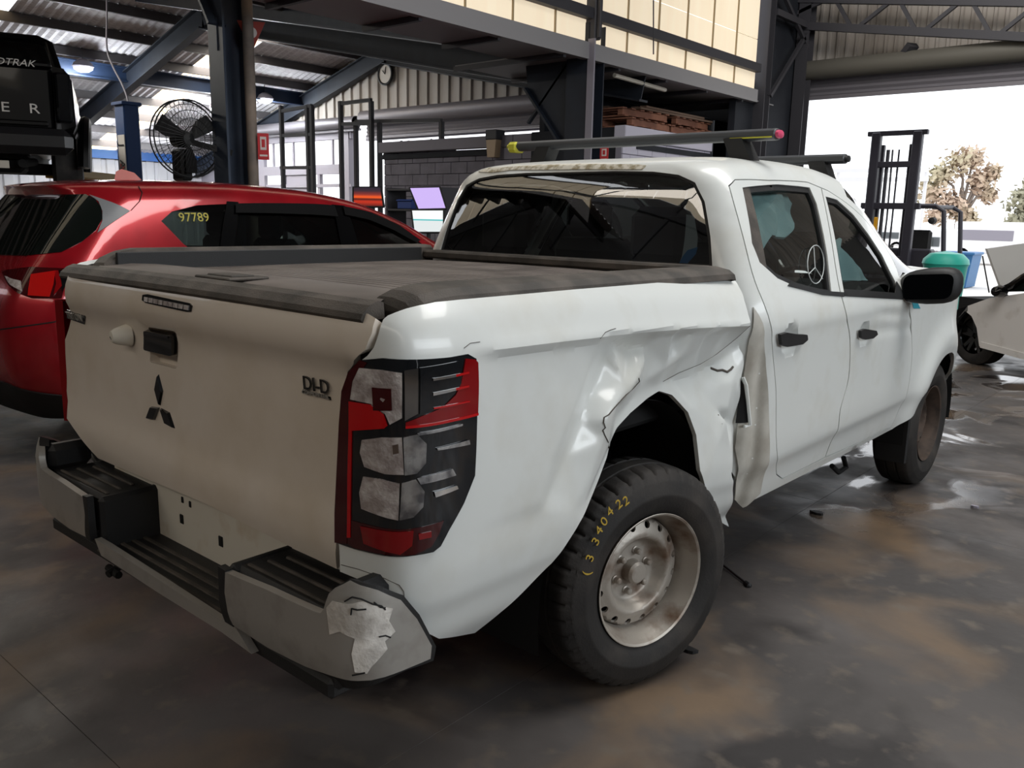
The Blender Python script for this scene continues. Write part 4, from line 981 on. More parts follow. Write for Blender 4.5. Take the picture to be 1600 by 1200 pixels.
# ---- wheels
def wheel(c, side, name, fine=True):
    c = np.array(c, float); ax = (side, 0, 0); R = .368
    root = empty(name, c); root.parent = truck; root.location = Vector(tuple(c))-truck.location
    prof = [(-.095, .225), (-.110, .25), (-.116, .29), (-.108, .325), (-.095, .350), (-.082, .3625), (-.06, R-.002), (-.034, R), (-.030, R-.010), (-.024, R-.010), (-.020, R), (.020, R), (.024, R-.010), (.030, R-.010), (.034, R), (.06, R-.002), (.082, .3625), (.088, .357), (.095, .350), (.103, .335), (.1045, .333), (.108, .325), (.116, .29), (.1175, .285), (.1165, .28), (.110, .25), (.106, .243), (.0975, .226), (.085, .214)]
    nseg = 240 if fine else 96
    def rf(k, j, r):
        if fine and (4 <= j <= 7 or 14 <= j <= 19):
            g = k % 6
            if g in (0,): return r-(.010 if j in (4, 5, 6, 15, 16, 17) else .003)
        return r
    mb = MB(); mb.lathe(prof, c, ax, nseg, rfun=rf); mb.build('tyre', RUB, root, sharp=40)
    rim = [(.085, .212), (.1005, .2205), (.103, .2225), (.104, .2205), (.100, .214), (.090, .2105), (.080, .207), (.060, .198), (.040, .192), (.020, .188), (.012, .185)]
    mb = MB(); mb.lathe(rim, c, ax, 64); r_ = mb.build('rim', RUST if fine else RUSTB, root)
    disc = [(.004, .186), (.020, .183), (.030, .176), (.036, .164), (.040, .152), (.045, .142), (.048, .134), (.047, .127), (.040, .119), (.026, .112), (.010, .105), (.002, .096), (.0, .085), (.0, .060), (.002, .04), (.002, .0)]
    # disc with sixteen round hand holes: cut through in the outline (polar patch)
    dr = np.array([p[1] for p in disc]); dh = np.array([p[0] for p in disc])
    def ds(a, b):
        r = np.hypot(a, b); h = itp(r, dr[::-1], dh[::-1])
        return np.stack([c[0]+side*h, c[1]+a*side, c[2]+b], -1)
    circ = [(.186*math.cos(t), .186*math.sin(t)) for t in np.linspace(0, 2*PI, 64, endpoint=False)]
    hs = []
    for k in range(16):
        t = 2*PI*(k+.5)/16; hs.append([(.165*math.cos(t)+.0125*math.cos(q), .165*math.sin(t)+.0125*math.sin(q)) for q in np.linspace(0, 2*PI, 10, endpoint=False)])
    mb = MB(); patch(mb, ds, circ, hs, .010 if fine else .02, .008); mb.build('wheel_disc', RUST if fine else RUSTB, root)
    mb = MB(); mb.lathe([(-.03, .185), (-.03, 0)], c, ax, 24); mb.lathe([(-.1, .20), (-.1, 0)], c, ax, 24); mb.build('brake_drum', DARK, root)
    mb = MB(); mb.lathe([(.0, .040), (.034, .038), (.042, .030), (.043, 0)], c, ax, 24); mb.build('hub_cap', RUST if fine else RUSTB, root)
    for k in range(6):
        t = 2*PI*(k+.25)/6; p = c+np.array([side*.0, .068*math.cos(t), .068*math.sin(t)])
        mb = MB(); mb.lathe([(0, .014), (.004, .014), (.006, .0105), (.022, .0105), (.026, .007), (.027, 0)], p, ax, 6 if not fine else 12, smooth=fine); mb.build('lug_nut', RUST if fine else RUSTB, root)
    return root
rw_ = tag(wheel((.735, -.03, .368), 1, 'rear_wheel'), 'rear wheel with silver perforated steel rim'); rw_.rotation_euler.z = math.radians(-14); wheel((-.735, -.03, .368), -1, 'rear_wheel', False)
tag(wheel((.745, 2.955, .368), 1, 'front_wheel', False), 'front wheel with brown rusty rim'); wheel((-.745, 2.955, .368), -1, 'front_wheel', False)
# ---- door handles, marks, tape
def onc(mb, P, off, fl=.004, res=.02, r=0): patch(mb, cab, fillet(tc(P), r) if r else tc(P), (), res, fl, off=off)
mb = MB(); onc(mb, [(1212, 521), (1222, 518), (1240, 521), (1254, 522), (1255, 530), (1247, 537), (1222, 541), (1214, 538)], .020, .012, r=.006); mb.build('door_handle', BLK, rear_door_ob)
mb = MB(); onc(mb, [(1338, 516), (1345, 513), (1363, 516), (1365, 522), (1358, 528), (1345, 530), (1339, 527)], .020, .012, r=.006); mb.build('door_handle', BLK, front_door_ob)
mb = MB(); patch(mb, cab, tc([(1422, 467), (1431, 469), (1438, 482), (1427, 482)], (1.5, 3.0, -.4, .1)), (), .03, .001, off=.0015); mb.build('teal_tape', TEAL, truck)
# sill weather strip under the glass
mb = MB(); onc(mb, [(1230, 447), (1285, 461), (1318, 464), (1318, 457), (1287, 455), (1235, 440)], .004); mb.build('belt_strip', BLK, rear_door_ob)
mb = MB(); onc(mb, [(1319, 463), (1410, 468), (1412, 462), (1400, 440), (1398, 458), (1319, 456)], .004); mb.build('belt_strip', BLK, front_door_ob)
# chalk ring on the rear door glass
rc = tc([(1273, 415)])[0]; mb = MB()
ringp = [cab(*q) + np.array([.004, 0, 0]) for q in tc([(1273+13*math.cos(t), 413+30*math.sin(t)) for t in np.linspace(0, 2*PI, 22)])]
mb.tube(ringp, .002, 5); 
for a, b in (((1272, 418), (1270, 386)), ((1272, 418), (1262, 428)), ((1272, 418), (1284, 436))): mb.tube([cab(*q)+np.array([.004, 0, 0]) for q in tc([a, b])], .0018, 5)
mb.build('chalk_mark', mat('grey_chalk', '#b9bfbf', .9), rear_door_ob)
# ---- door mirrors
for sd in (1, -1):
    mb = MB(); c = np.array([.985, 2.13, 1.215]); V = []; nu, nv = 20, 12
    for j in range(nv+1):
        ph = -PI/2+PI*j/nv
        for i in range(nu):
            t = 2*PI*i/nu; f = lambda v, e: math.copysign(abs(v)**e, v)
            x = f(math.cos(ph), .5)*f(math.cos(t), .6)*.135; y = f(math.cos(ph), .5)*f(math.sin(t), .8)*.075; z = f(math.sin(ph), .75)*.088
            z *= 1-.18*(x < 0)*abs(x)/.135
            V.append((sd*(c[0]+x), c[1]+y+.15*x, c[2]+z+.10*x))
    F = [(j*nu+i, j*nu+(i+1) % nu, (j+1)*nu+(i+1) % nu, (j+1)*nu+i) for j in range(nv) for i in range(nu)]
    mb.add(V, F, 0, True); mb.beam((sd*.83, 2.17, 1.17), (sd*.92, 2.14, 1.17), .08, .05, b=.015); mo = mb.build('door_mirror', BLK, truck)
    mb = MB(); P = [(sd*(c[0]+x), c[1]-.079+.15*x, c[2]+z+.1*x) for x, z in fillet([(-.10, -.06), (.11, -.062), (.115, .055), (-.10, .06)], .04)]
    mb.prism(P, (0, 1, 0), .004); mb.build('mirror_glass', mat('mirror_silver', '#30343a', .05, 1.0) if sd > 0 else MATS['mirror_silver'], mo)
# ---- roof bars
BARM = mat('bar_grey', '#45474a', .45, .2)
for (y, z, xl, xr, fx) in ((1.0, 1.838, -.715, .665, .50), (1.87, 1.800, -.70, .62, .50)):
    mb = MB(); n = 14; V = []; xs = [xl, xl+.004, xr-.004, xr]
    for x, k in zip(xs, (.85, 1, 1, .85)):
        for i in range(n):
            t = 2*PI*i/n; V.append((x, y+.036*k*math.cos(t), z+.023*k*math.copysign(abs(math.sin(t))**.8, math.sin(t))))
    mb.add(V, [(j*n+i, j*n+(i+1) % n, (j+1)*n+(i+1) % n, (j+1)*n+i) for j in range(3) for i in range(n)]+[tuple(range(n)), tuple(3*n+i for i in range(n))], 0, True)
    bar = mb.build('roof_bar', BARM, truck)
    for sx, m in ((xl, YEL), (xr, PINK if y < 1.5 else BLK)):
        s_ = 1 if sx > 0 else -1
        e = MB(); e.lathe([(0, .030), (.012, .028), (.014, .020), (.015, 0)], (sx, y, z), (s_, 0, 0), 14); eo = e.build('end_cap', m, bar)
        for v in eo.data.vertices: v.co.z = (v.co.z-(z-truck.location.z))*.55+(z-truck.location.z)
    if y < 1.5:
        e = MB(); e.bbox((xl+.03, y-.004, z-.004), (.06, .078, .05), .012); e.build('yellow_sleeve', YEL, bar)
        e = MB(); e.bbox((xr-.10, y-.031, z-.011), (.18, .008, .006), .002); e.build('yellow_strip', YEL, bar)
    for s_ in (1, -1):
        zr = float(cab(np.array([y-.59]), np.array([.98]))[0, 2]) if y < 1.6 else 1.66
        zb = 1.735 if y < 1.5 else 1.665
        e = MB(); P = [(s_*(fx-.05), y-.04, z-.012), (s_*(fx+.03), y-.04, z-.012), (s_*(fx+.095), y-.04, zb-.03), (s_*(fx+.0), y-.04, zb-.02)]
        e.prism(P, (0, 1, 0), .085); e.build('bar_foot', BLK, bar)
# ---- cabin seen through the glass
def cushion(name, c, d, m, parent, b=.05, rx=0.0):
    mb = MB(); ax = (np.array([1., 0, 0]), np.array([0, math.cos(rx), math.sin(rx)]), np.array([0, -math.sin(rx), math.cos(rx)]))
    mb.bbox(c, d, b, axes=ax); return mb.build(name, m, parent)
for sx in (-.36, .36):
    st_ = cushion('front_seat', (sx, 1.55, .80), (.50, .50, .16), SEAT, truck)
    cushion('seat_back', (sx, 1.28, 1.10), (.48, .13, .62), SEAT, st_, rx=.2); cushion('headrest', (sx, 1.18, 1.50), (.26, .10, .18), SEAT, st_, .04)
rs = cushion('rear_bench', (0, .82, .82), (1.36, .50, .14), SEAT, truck)
cushion('bench_back', (0, .60, 1.08), (1.34, .12, .50), SEAT, rs, rx=.12)
for sx in (-.40, .40): cushion('headrest', (sx, .60, 1.44), (.26, .09, .22), SEAT, rs, .04)
mb = MB(); mb.bbox((0, 2.35, 1.05), (1.40, .45, .28), .08); mb.build('dashboard', BLK, truck)
mb = MB(); cst = np.array([.37, 1.98, 1.10]); mb.tube([cst+.185*np.array([math.cos(t), .35*math.sin(t), .94*math.sin(t)]) for t in np.linspace(0, 2*PI, 28)], .016, 8)
for t in (0.3, PI-.3, -PI/2): mb.tube([cst, cst+.18*np.array([math.cos(t), .35*math.sin(t), .94*math.sin(t)])], .018, 6)
mb.build('steering_wheel', BLK, truck)
def bag(name, px, pl, seed):
    """a hung curtain airbag: a wrinkled sheet just inside the right hand glass"""
    q = tc(px); rng = random.Random(seed)
    def s_(a, b):
        X = cab(a, b); X = X.copy()
        w = np.sin(a*38+np.sin(b*16)*2)*.012+np.sin(a*17-b*22)*.016
        X[..., 0] -= .075+w; return X
    mb = MB(); patch(mb, s_, q, (), .018, .012); mb.build(name, BAG, truck)
bag('curtain_airbag', [(u+14, v) for u, v in [(1172, 322), (1200, 298), (1240, 296), (1254, 318), (1257, 350), (1244, 372), (1218, 368), (1206, 398), (1188, 388)]], 0, 1)
bag('curtain_airbag', [(u+8, v) for u, v in [(1312, 385), (1322, 372), (1335, 380), (1345, 402), (1360, 420), (1375, 440), (1320, 440)]], 0, 2)
# sticker on the rear glass, right hand side
def rws(P): return trace(cab, (SM, -.05, -.1, .9), P)
mb = MB(); patch(mb, cab, rws([(1070, 334), (1082, 336), (1088, 370), (1086, 392), (1072, 408), (1058, 413), (1063, 400), (1067, 375)]), (), .05, 0, off=-.013); mb.build('window_label', mat('pale_label', '#b8c4cc', .7), truck)
mb = MB(); patch(mb, cab, rws([(1088, 385), (1085, 396), (1072, 411), (1057, 414), (1064, 400), (1072, 390)]), (), .05, 0, off=-.0125); mb.build('window_label', mat('blue_label', '#2f7fc4', .7), truck)
# ---- underside
mb = MB()
for sx in (-.45, .45): mb.bbox((sx, 1.3, .52), (.10, 4.6, .14), .02)
for y in (-1.0, -.4, .5, 1.4, 2.4, 3.4): mb.bbox((0, y, .54), (.9, .10, .10), .02)
mb.build('chassis_frame', DARK, truck)
mb = MB(); mb.bbox((0, 1.45, .60), (1.58, 1.85, .16), .03); mb.bbox((0, -.35, .88), (1.40, 1.50, .10), .02); mb.bbox((0, 3.1, .80), (1.0, 1.2, .5), .05); mb.build('floor_pan', DARK, truck)
mb = MB(); mb.tube([(-.66, -.03, .368), (.66, -.03, .368)], .055, 12); mb.lathe([(-.14, .03), (-.12, .10), (0, .15), (.12, .10), (.14, .03)], (0.05, -.03, .368), (0, 1, 0), 16); mb.build('rear_axle', DARK, truck)
mb = MB(); mb.tube([(-.66, 2.955, .368), (.66, 2.955, .368)], .04, 12); mb.build('front_axle', DARK, truck)
for (y, sx) in ((-.12, 1), (-.12, -1), (2.95, 1), (2.95, -1)):
    mb = MB(); V = []; n = 22
    for x in (.42, .80 if y < 1 else .84):
        for i in range(n):
            t = math.radians(-10)+math.radians(200)*i/(n-1); V.append((sx*x, y+.47*math.cos(t), .40+(.56 if y < 1 else .44)*math.sin(t)))
    F = [(i, i+1, n+i+1, n+i) for i in range(n-1)]+[tuple(range(n))]
    mb.add(V, F, 0, True); mb.build('wheel_liner', DARK, truck)
mb = MB(); mb.bbox((.78, 2.50, .37), (.17, .02, .30), .006); mb.build('mud_flap', BLK, truck)
mb = MB(); mb.bbox((-.78, 2.50, .37), (.17, .02, .30), .006); mb.build('mud_flap', BLK, truck)
mb = MB(); mb.tube([onp(1318, 715, 0, .6), onp(1322, 730, 0, .6), onp(1310, 738, 0, .6), onp(1300, 728, 0, .6)], .014, 8); mb.build('loose_bracket', DARK, truck)
# bed front wall, crumpled, seen through the tear; bed inner box
mb = MB(); V = []; zs = np.linspace(.47, 1.02, 12); xs_ = np.linspace(.60, .835, 8)
for z in zs:
    for x in xs_: V.append((x-.03*(z < .9)*(x > .8), .43+.022*math.sin(z*31+x*20)+.015*math.sin(z*13), z))
n_ = len(xs_); mb.add(V, [(i*n_+j, i*n_+j+1, (i+1)*n_+j+1, (i+1)*n_+j) for i in range(len(zs)-1) for j in range(n_-1) if not (.86 < zs[i] < 1.04 and xs_[j] > .74)], 0, False); mb.build('bed_front_wall', WHITED, truck)
mb = MB(); mb.bbox((0, -.32, 1.11), (1.44, 1.46, .34), .02); mb.build('bed_tub', DARK, truck)
# nose
mb = MB(); mb.bbox((0, 3.42, .85), (1.5, .30, .62), .10); mb.bbox((0, 3.52, .55), (1.45, .2, .26), .08); mb.build('front_bumper', BLK, truck)
# grimy pillar face between the torn bed and the rear door, shade mixed into its colour, dark patch as torn hole
mb = MB(); patch(mb, cab, tc([(1176, 480), (1190, 505), (1196, 560), (1199, 640), (1200, 720), (1186, 770), (1160, 792), (1146, 780), (1148, 700), (1160, 600), (1170, 530)], (-.18, .6, -.8, .2)), (), .015, .004, off=.006); mb.build('grimy_shaded_pillar', WHITED, truck)
mb = MB(); patch(mb, cab, tc([(1149, 660), (1157, 592), (1161, 600), (1167, 659)], (-.18, .6, -.8, .2)), (), .02, .002, off=.011); mb.build('torn_hole', DARK, truck)
mb = MB(); mb.tube([cab(*q)+np.array([.015, -.015, 0]) for q in tc([(1158, 588), (1163, 600), (1169, 662), (1160, 664)], (-.18, .6, -.8, .2))], .006, 6); mb.build('torn_flap', WHITE, truck)
# rear edge of the roof, mossy
mb = MB(); patch(mb, cab, trace(cab, RD, [(748, 269), (764, 263), (830, 259), (900, 257), (980, 257), (1010, 259), (1004, 265), (900, 265), (800, 266), (770, 270)]), (), .015, .003, off=.003); mb.build('mossy_roof_edge', ROOFD, truck)
# scrape on the bumper corner
sc_ = trace(bump, UD, [(513, 948), (522, 938), (545, 943), (570, 938), (612, 950), (606, 968), (616, 985), (600, 1000), (604, 1012), (580, 1040), (574, 1050), (556, 1048), (551, 1020), (556, 996), (534, 985), (518, 990)])
mb = MB(); patch(mb, bump, sc_, (), .015, .002, off=.0062); mb.build('scraped_corner', SCUFF, bumper)
for P in ([(540, 937), (552, 930), (566, 933), (584, 941), (598, 944), (604, 950)], [(551, 948), (560, 950), (574, 949)], [(551, 948), (550, 958)], [(586, 938), (596, 946), (604, 947)], [(552, 1052), (562, 1050), (572, 1048)], [(594, 992), (604, 990), (612, 993)]):
    mb = MB(); mb.tube([bump(*q)+np.array([.005, -.007, 0]) for q in trace(bump, UD, P)], .0018, 5); mb.build('crack', DARK, bumper)
# torn metal: dark cracks along the folded lip, and a gash
CRK = mat('bare_torn_metal', '#4a443e', .7)
def crack(P, r=.0022, off=.001, lab='torn_edge'):
    pts = [bed(*q)+np.array([off, -off, 0]) for q in tb(P)]; mb = MB(); mb.tube(pts, r, 5); return mb.build(lab, CRK, truck)
crack([(998, 591), (999, 596), (990, 606), (978, 617), (966, 630), (960, 637), (951, 648), (944, 652), (943, 660), (946, 668), (942, 672), (945, 680), (950, 690), (951, 700)], .0018)
crack([(938, 529), (946, 519), (955, 515), (962, 513)], .001)
crack([(1172, 509), (1150, 529), (1120, 553), (1094, 569), (1060, 583), (1036, 596)], .0008)
crack([(1110, 575), (1120, 579), (1128, 578), (1136, 581), (1142, 577), (1145, 573)], .0045)
crack([(1122, 648), (1130, 654), (1128, 662), (1132, 664)], .002)
crack([(533, 882), (560, 889), (600, 903), (624, 914), (631, 924), (632, 938)], .0009)
crack([(725, 544), (735, 536), (750, 534)], .0008)
# number chalked on the tyre side wall
tw = np.array([.735+.1185, -.03, .368])
for ch, (u, v) in zip('(3340422', ((916, 896), (922, 872), (931, 846), (936, 829), (944, 815), (953, 800), (967, 788), (978, 783))):
    R_ = Matrix.Rotation(math.radians(-14), 3, 'Z'); nrm = np.array(R_ @ Vector((1, 0, 0))); cw_ = np.array([.735, -.03, .368])+nrm*.118
    r = ray(u, v); p = CAM+r*(((cw_-CAM)@nrm)/(r@nrm)); rad = p-cw_; rad /= np.linalg.norm(rad); tan = np.cross(nrm, rad)*-1
    text(ch, p+nrm*.0005, tan, rad, .046, CHALK, 'chalk_number', truck, .0008)
# ================================================================ red hatchback-style SUV beside the truck
RED = mat('red_metallic', '#a31420', .25, .35, .8, col2='#8c0f1a', scale=3)
red = empty('red_suv', (-3.9, 1.6, 0), 'red SUV parked left of the white truck, seen from behind', 'car')
RC, RB = -3.9, 1.10
_rx = np.array([.895, .885, .80, .735, .70, .64, .52, .28, 0]); _rz = np.array([0, .06, .55, .80, .88, .94, .98, .997, 1.0])
_rb = np.concatenate([[0], np.cumsum(np.hypot(np.diff(_rx), np.diff(_rz)*.58))]); RT_ = float(_rb[-1])
def rZr(y): return itp(y, [-.6, -.1, .3, .9, 1.5, 2.0, 2.5, 2.9, 3.3, 4.1], [1.60, 1.655, 1.685, 1.70, 1.68, 1.62, 1.47, 1.28, 1.12, 1.02])
def redS(s, b):
    s, b = np.broadcast_arrays(np.asarray(s, float), np.asarray(b, float)); bb = np.clip(b, 0, RT_)
    w = np.where(b >= 0, itp(bb, _rb, _rx), itp(np.minimum(b, 0), [-.85, -.70, -.5, -.3, -.12, 0], [.85, .90, .92, .915, .92, .895])); zn = itp(bb, _rb, _rz)
    yr = np.where(b >= 0, -.50+.47*zn**1.1-.10*np.clip((zn-.86)/.1, 0, 1)+.3*np.clip((zn-.96)/.04, 0, 1)**2, itp(np.minimum(b, 0), [-.85, -.7, -.55, -.3, -.1, 0], [-.40, -.52, -.58, -.60, -.55, -.50]))
    r = np.minimum(.26, w*.9); side = np.where(s > -(.40+.7), 1.0, -1.0); q = np.where(side > 0, s, -2*1.10-s)
    th = np.clip(-q/.40, 0, 1)*PI/2
    x = np.where(q >= 0, w, np.where(q > -.40, w-r+r*np.cos(th), (w-r)*np.clip(1-(-q-.40)/.7, 0, 1)))
    bow = .09*np.clip(x/np.maximum(w, .05), 0, 1)**2
    y = np.where(q >= 0, yr+.09+r+q, np.where(q > -.40, yr+bow+r*(1-np.sin(th)), yr+bow))
    z = np.where(b >= 0, RB+zn*(rZr(y)-RB), RB+b)
    return np.stack([RC+x*side, y, z], -1)
RSM = -1.10; RDM = (RSM, 3.2, -.85, RT_*.93)
def tr2(P): return trace(redS, RDM, P)
def redp(name, m, P, off=.004, fl=.004, res=.05, par=None, mir=True, sp=0):
    q = tr2(P); q = spline(q, sp, True) if sp else q
    for k in ((0, 1) if mir else (0,)):
        mb = MB(); patch(mb, redS, [(2*RSM-s, b) for s, b in q] if k else q, (), res, fl, off=off); mb.build(name, m, par or red)
CPANE = glass('car_pane', '#87918d', .07)
W1 = [(249, 346), (268, 329), (308, 319), (356, 317), (352, 350), (347, 400), (330, 402), (300, 394), (285, 383)]; W2_ = [(368, 318), (522, 322), (533, 360), (541, 400), (358, 400), (364, 350)]; W3 = [(534, 323), (575, 333), (620, 353), (652, 374), (678, 394), (690, 405), (560, 400), (545, 350)]
RW = [tr2(w) for w in (W1, W2_, W3)]
for k in (0, 1):
    o = [(RSM, -.82), (-.2, -.84), (.05, -.80)]+[(.55+.40*math.cos(t), -.80+.42*math.sin(t)) for t in np.linspace(PI, 0, 10)]+[(3.2, -.85)]+[(3.25+.0*math.cos(t), -.80) for t in (0,)]+[(3.9, -.3), (3.9, .02), (3.9, RT_-.004), (RSM, RT_-.004)]
    mb = MB(); patch(mb, redS, [(2*RSM-s, b) for s, b in o] if k else o, [[(2*RSM-s, b) for s, b in inset(w, .008)] if k else inset(w, .008) for w in RW], .05, .02); mb.build('body_shell', RED, red)
GLS = mat('car_glass', '#0d1210', .03, 0, .5)
redp('side_window', CPANE, W1, -.004, 0)
redp('window_pillar', BLKG, [(354, 315), (372, 316), (370, 350), (364, 400), (342, 400), (348, 350)], .005)
redp('side_window', CPANE, W2_, -.004, 0)
VIS = mat('smoked_visor', '#060607', .7, spec=.15); redp('window_visor', VIS, [(366, 320), (520, 323), (526, 340), (366, 334)], .022)
redp('window_pillar', BLKG, [(518, 320), (538, 322), (550, 350), (565, 400), (536, 400), (528, 360)], .005)
redp('side_window', CPANE, W3, -.004, 0)
redp('window_visor', VIS, [(534, 324), (578, 334), (622, 354), (655, 377), (648, 380), (615, 362), (575, 345), (537, 337)], .02)
# rear glass: right half traced, mirrored
rg = tr2([(40, 400), (96, 394), (128, 378), (150, 360), (160, 342), (158, 324), (148, 311), (134, 304)]); rg = rg+[(RSM, rg[-1][1]+.01), (RSM, rg[0][1]-.015)]
for k in (0, 1):
    mb = MB(); patch(mb, redS, [(2*RSM-s, b) for s, b in rg] if k else rg, (), .06, .004, off=.004); mb.build('rear_glass', GLS, red)
redp('pillar_trim', mat('satin_grey_trim', '#77797c', .4), [(140, 305), (178, 318), (203, 330), (180, 345), (152, 364), (160, 345), (160, 330), (154, 315)], .006)
q = [redS(*p)+np.array([.003, 0, .003]) for p in tr2([(216, 292), (222, 302), (218, 315), (205, 329)])]; mb = MB(); mb.tube(q, .003, 5); mb.build('spoiler_seam', DARK, red)
redp('tail_light', RLENSD, [(4, 424), (50, 418), (110, 420), (104, 442), (96, 466), (50, 466), (30, 459), (14, 445)], .008)
redp('tail_light_glow', mat('lit_red_lens', '#970d0c', .12, 0, .6, emit='#ff1a10', estr=.05), [(50, 430), (88, 424), (84, 445), (78, 464), (45, 462)], .012)
redp('tail_light_glow', RLENS, [(86, 424), (104, 424), (98, 446), (84, 463), (88, 444)], .012); redp('tail_light_bar', BLKG, [(92, 424), (110, 421), (104, 442), (98, 456), (96, 440)], .014); redp('reverse_lens', CLENS, [(10, 432), (34, 440), (36, 456), (18, 446)], .012)
for k in (0, 1):
    o = [(RSM, -.84), (-.3, -.845), (.0, -.83), (.13, -.81), (.12, -.74), (-.1, -.69), (-.45, -.62), (RSM, -.60)]
    mb = MB(); patch(mb, redS, [(2*RSM-s, b) for s, b in o] if k else o, (), .05, .02, off=.012); mb.build('lower_cladding', BLK, red)
redp('hatch_seam', DARK, [(0, 514), (50, 507), (96, 500), (96, 502), (50, 509), (0, 516)], .002)
mb = MB(); sf = [(178, 284), (181, 268), (190, 264), (210, 270), (224, 284)]; P = [at(u, v, 5.75) for u, v in sf]; mb.prism(P, RT*-.4+FW*.9, .05); mb.build('roof_fin', RED, red)
for sx in (-.78, .78):
    for y in (.62, 3.3):
        mb = MB(); mb.lathe([(-.1, .22), (-.11, .30), (-.08, .345), (.08, .345), (.11, .30), (.1, .22)], (RC+sx, y, .345), (1, 0, 0), 32); w_ = mb.build('wheel', RUB, red)
        mb = MB(); mb.lathe([(.08, .22), (.05, .18), (.07, .05), (.07, 0)], (RC+sx, y, .345), (math.copysign(1, sx), 0, 0), 20); mb.build('alloy_rim', REFL, w_)
for sx in (-.38, .38):
    for y in (.75, 1.75):
        mb = MB(); mb.bbox((RC+sx, y, .72), (.50, .50, .16), .04); se = mb.build('seat', SEAT, red)
        mb = MB(); mb.bbox((RC+sx, y-.26, 1.02), (.48, .13, .56), .04); mb.build('seat_back', SEAT, se)
        mb = MB(); mb.bbox((RC+sx, y-.30, 1.39), (.26, .09, .19), .035); mb.build('headrest', SEAT, se)
mb = MB(); mb.bbox((RC, 2.75, .95), (1.5, .4, .26), .06); mb.build('dashboard', BLK, red)
mb = MB(); mb.bbox((RC, 1.6, .45), (1.5, 4.0, .3), .05); mb.build('underbody', DARK, red)
t0_ = tr2([(302, 340)])[0]; tp = redS(*t0_); dx = redS(t0_[0]+.01, t0_[1])-tp; dz = redS(t0_[0], t0_[1]+.01)-tp
text('97789', tp+np.array([.012, 0, 0]), dx, dz+dx*.15, .085, mat('yellow_marker', '#b3a64c', .8), 'window_marking', red, .0008)
# ================================================================ black truck up on the hoist
BP_ = mat('black_truck_paint', '#070708', .3, 0, .25, spec=.3)
_a66 = math.radians(66); BO = at(120, 215, 8.2)-np.array([.93*math.cos(_a66), .93*math.sin(_a66), 0]); BO[2] = 1.50
bt = empty('raised_black_truck', BO, 'black dual cab truck raised on a hoist, tailgate towards us', 'truck')
def bl(x, y, z): return BO+np.array([x, y, z])
mb = MB(); mb.bbox(bl(0, .02, 1.02), (1.50, .07, .62), .03); mb.bbox(bl(0, .0, 1.30), (1.52, .12, .08), .03); tg2 = mb.build('tailgate', BP_, bt)
mb = MB(); mb.bbox(bl(0, -.02, .77), (1.40, .03, .05), .012); mb.build('tailgate_step', BP_, tg2)
LET = mat('silver_letters', '#c9c6c2', .35, .6)
for k, ch in enumerate('RANGER'): text(ch, bl(-.60+k*.238, -.022, .90), (1, 0, 0), (0, 0, 1), .125, LET, 'tailgate_letter', tg2, .008, sx=1.25)
text('WILDTRAK', bl(.38, -.066, 1.30), (1, 0, 0), (0, 0, 1), .085, LET, 'model_badge', tg2, .003, sx=1.15, shear=.3)
for s in (-1, 1):
    mb = MB(); P = [(.76, -.02, .70), (.90, .05, .70), (.93, .14, .78), (.92, .14, 1.20), (.86, .08, 1.30), (.76, .0, 1.30)]
    V = [bl(s*x, y, z) for x, y, z in P]; mb.prism(V, (0, 1, 0), 1.5); mb.build('bed_side', BP_, bt)
    mb = MB(); mb.bbox(bl(s*.845, -.0, 1.02), (.13, .08, .46), .02); mb.build('tail_light', SMOKE, bt)
    mb = MB(); V = [bl(s*(.96+.035*math.sin(t)), 1.05+.52*math.cos(t), .40+.50*math.sin(t)) for t in np.linspace(0, PI, 12)]; mb.tube(V, .06, 8); mb.build('wheel_flare', BP_, bt)
    for y in (1.05, 4.25):
        mb = MB(); mb.lathe([(-.13, .22), (-.14, .32), (-.10, .385), (.10, .385), (.14, .32), (.13, .22)], bl(s*.80, y, .385), (1, 0, 0), 36); w_ = mb.build('wheel', RUB, bt)
        mb = MB(); mb.lathe([(.11, .23), (.06, .19), (.08, .05), (.08, 0)], bl(s*.80, y, .385), (s, 0, 0), 20); mb.build('alloy_rim', DCHR, w_)
mb = MB(); mb.bbox(bl(0, -.10, .60), (1.80, .24, .24), .07); mb.build('rear_bumper', mat('satin_black_bumper', '#1d1d1f', .28, 0, .4), bt)
mb = MB(); mb.bbox(bl(.02, -.2, .36), (.12, .1, .10), .01); mb.build('tow_hitch', DARK, bt); mb = MB(); mb.bbox(bl(.30, -.1, .38), (.10, .02, .07), .004); mb.build('tag_plate', mat('pale_tag', '#b9b2a6', .6), bt)
mb = MB(); V = []; sec = [(-.80, 0, 0), (-.66, 1, .10), (.66, 1, .10), (.80, 0, 0)]
P0 = [bl(x, 1.52+dy, 1.30+h*.46) for x, h, dy in sec]; mb.prism(P0, (0, 1, 0), 1.5); mb.build('cab', BP_, bt)
mb = MB(); P0 = [bl(-.68, 1.50, 1.36), bl(.68, 1.50, 1.36), bl(.56, 1.60, 1.70), bl(-.56, 1.60, 1.70)]; mb.prism(P0, (0, 1, 0), .01); mb.build('rear_window', GLS, bt)
mb = MB(); mb.tube([bl(-.80, .95, 1.30), bl(-.70, 1.15, 1.68), bl(-.60, 1.2, 1.72), bl(.60, 1.2, 1.72), bl(.70, 1.15, 1.68), bl(.80, .95, 1.30)], .045, 8); mb.build('sports_bar', BP_, bt)
mb = MB(); mb.bbox(bl(0, 3.9, 1.05), (1.78, 1.7, .5), .08); mb.bbox(bl(0, 2.3, .95), (1.80, 1.7, .72), .05); mb.build('front_body', BP_, bt)
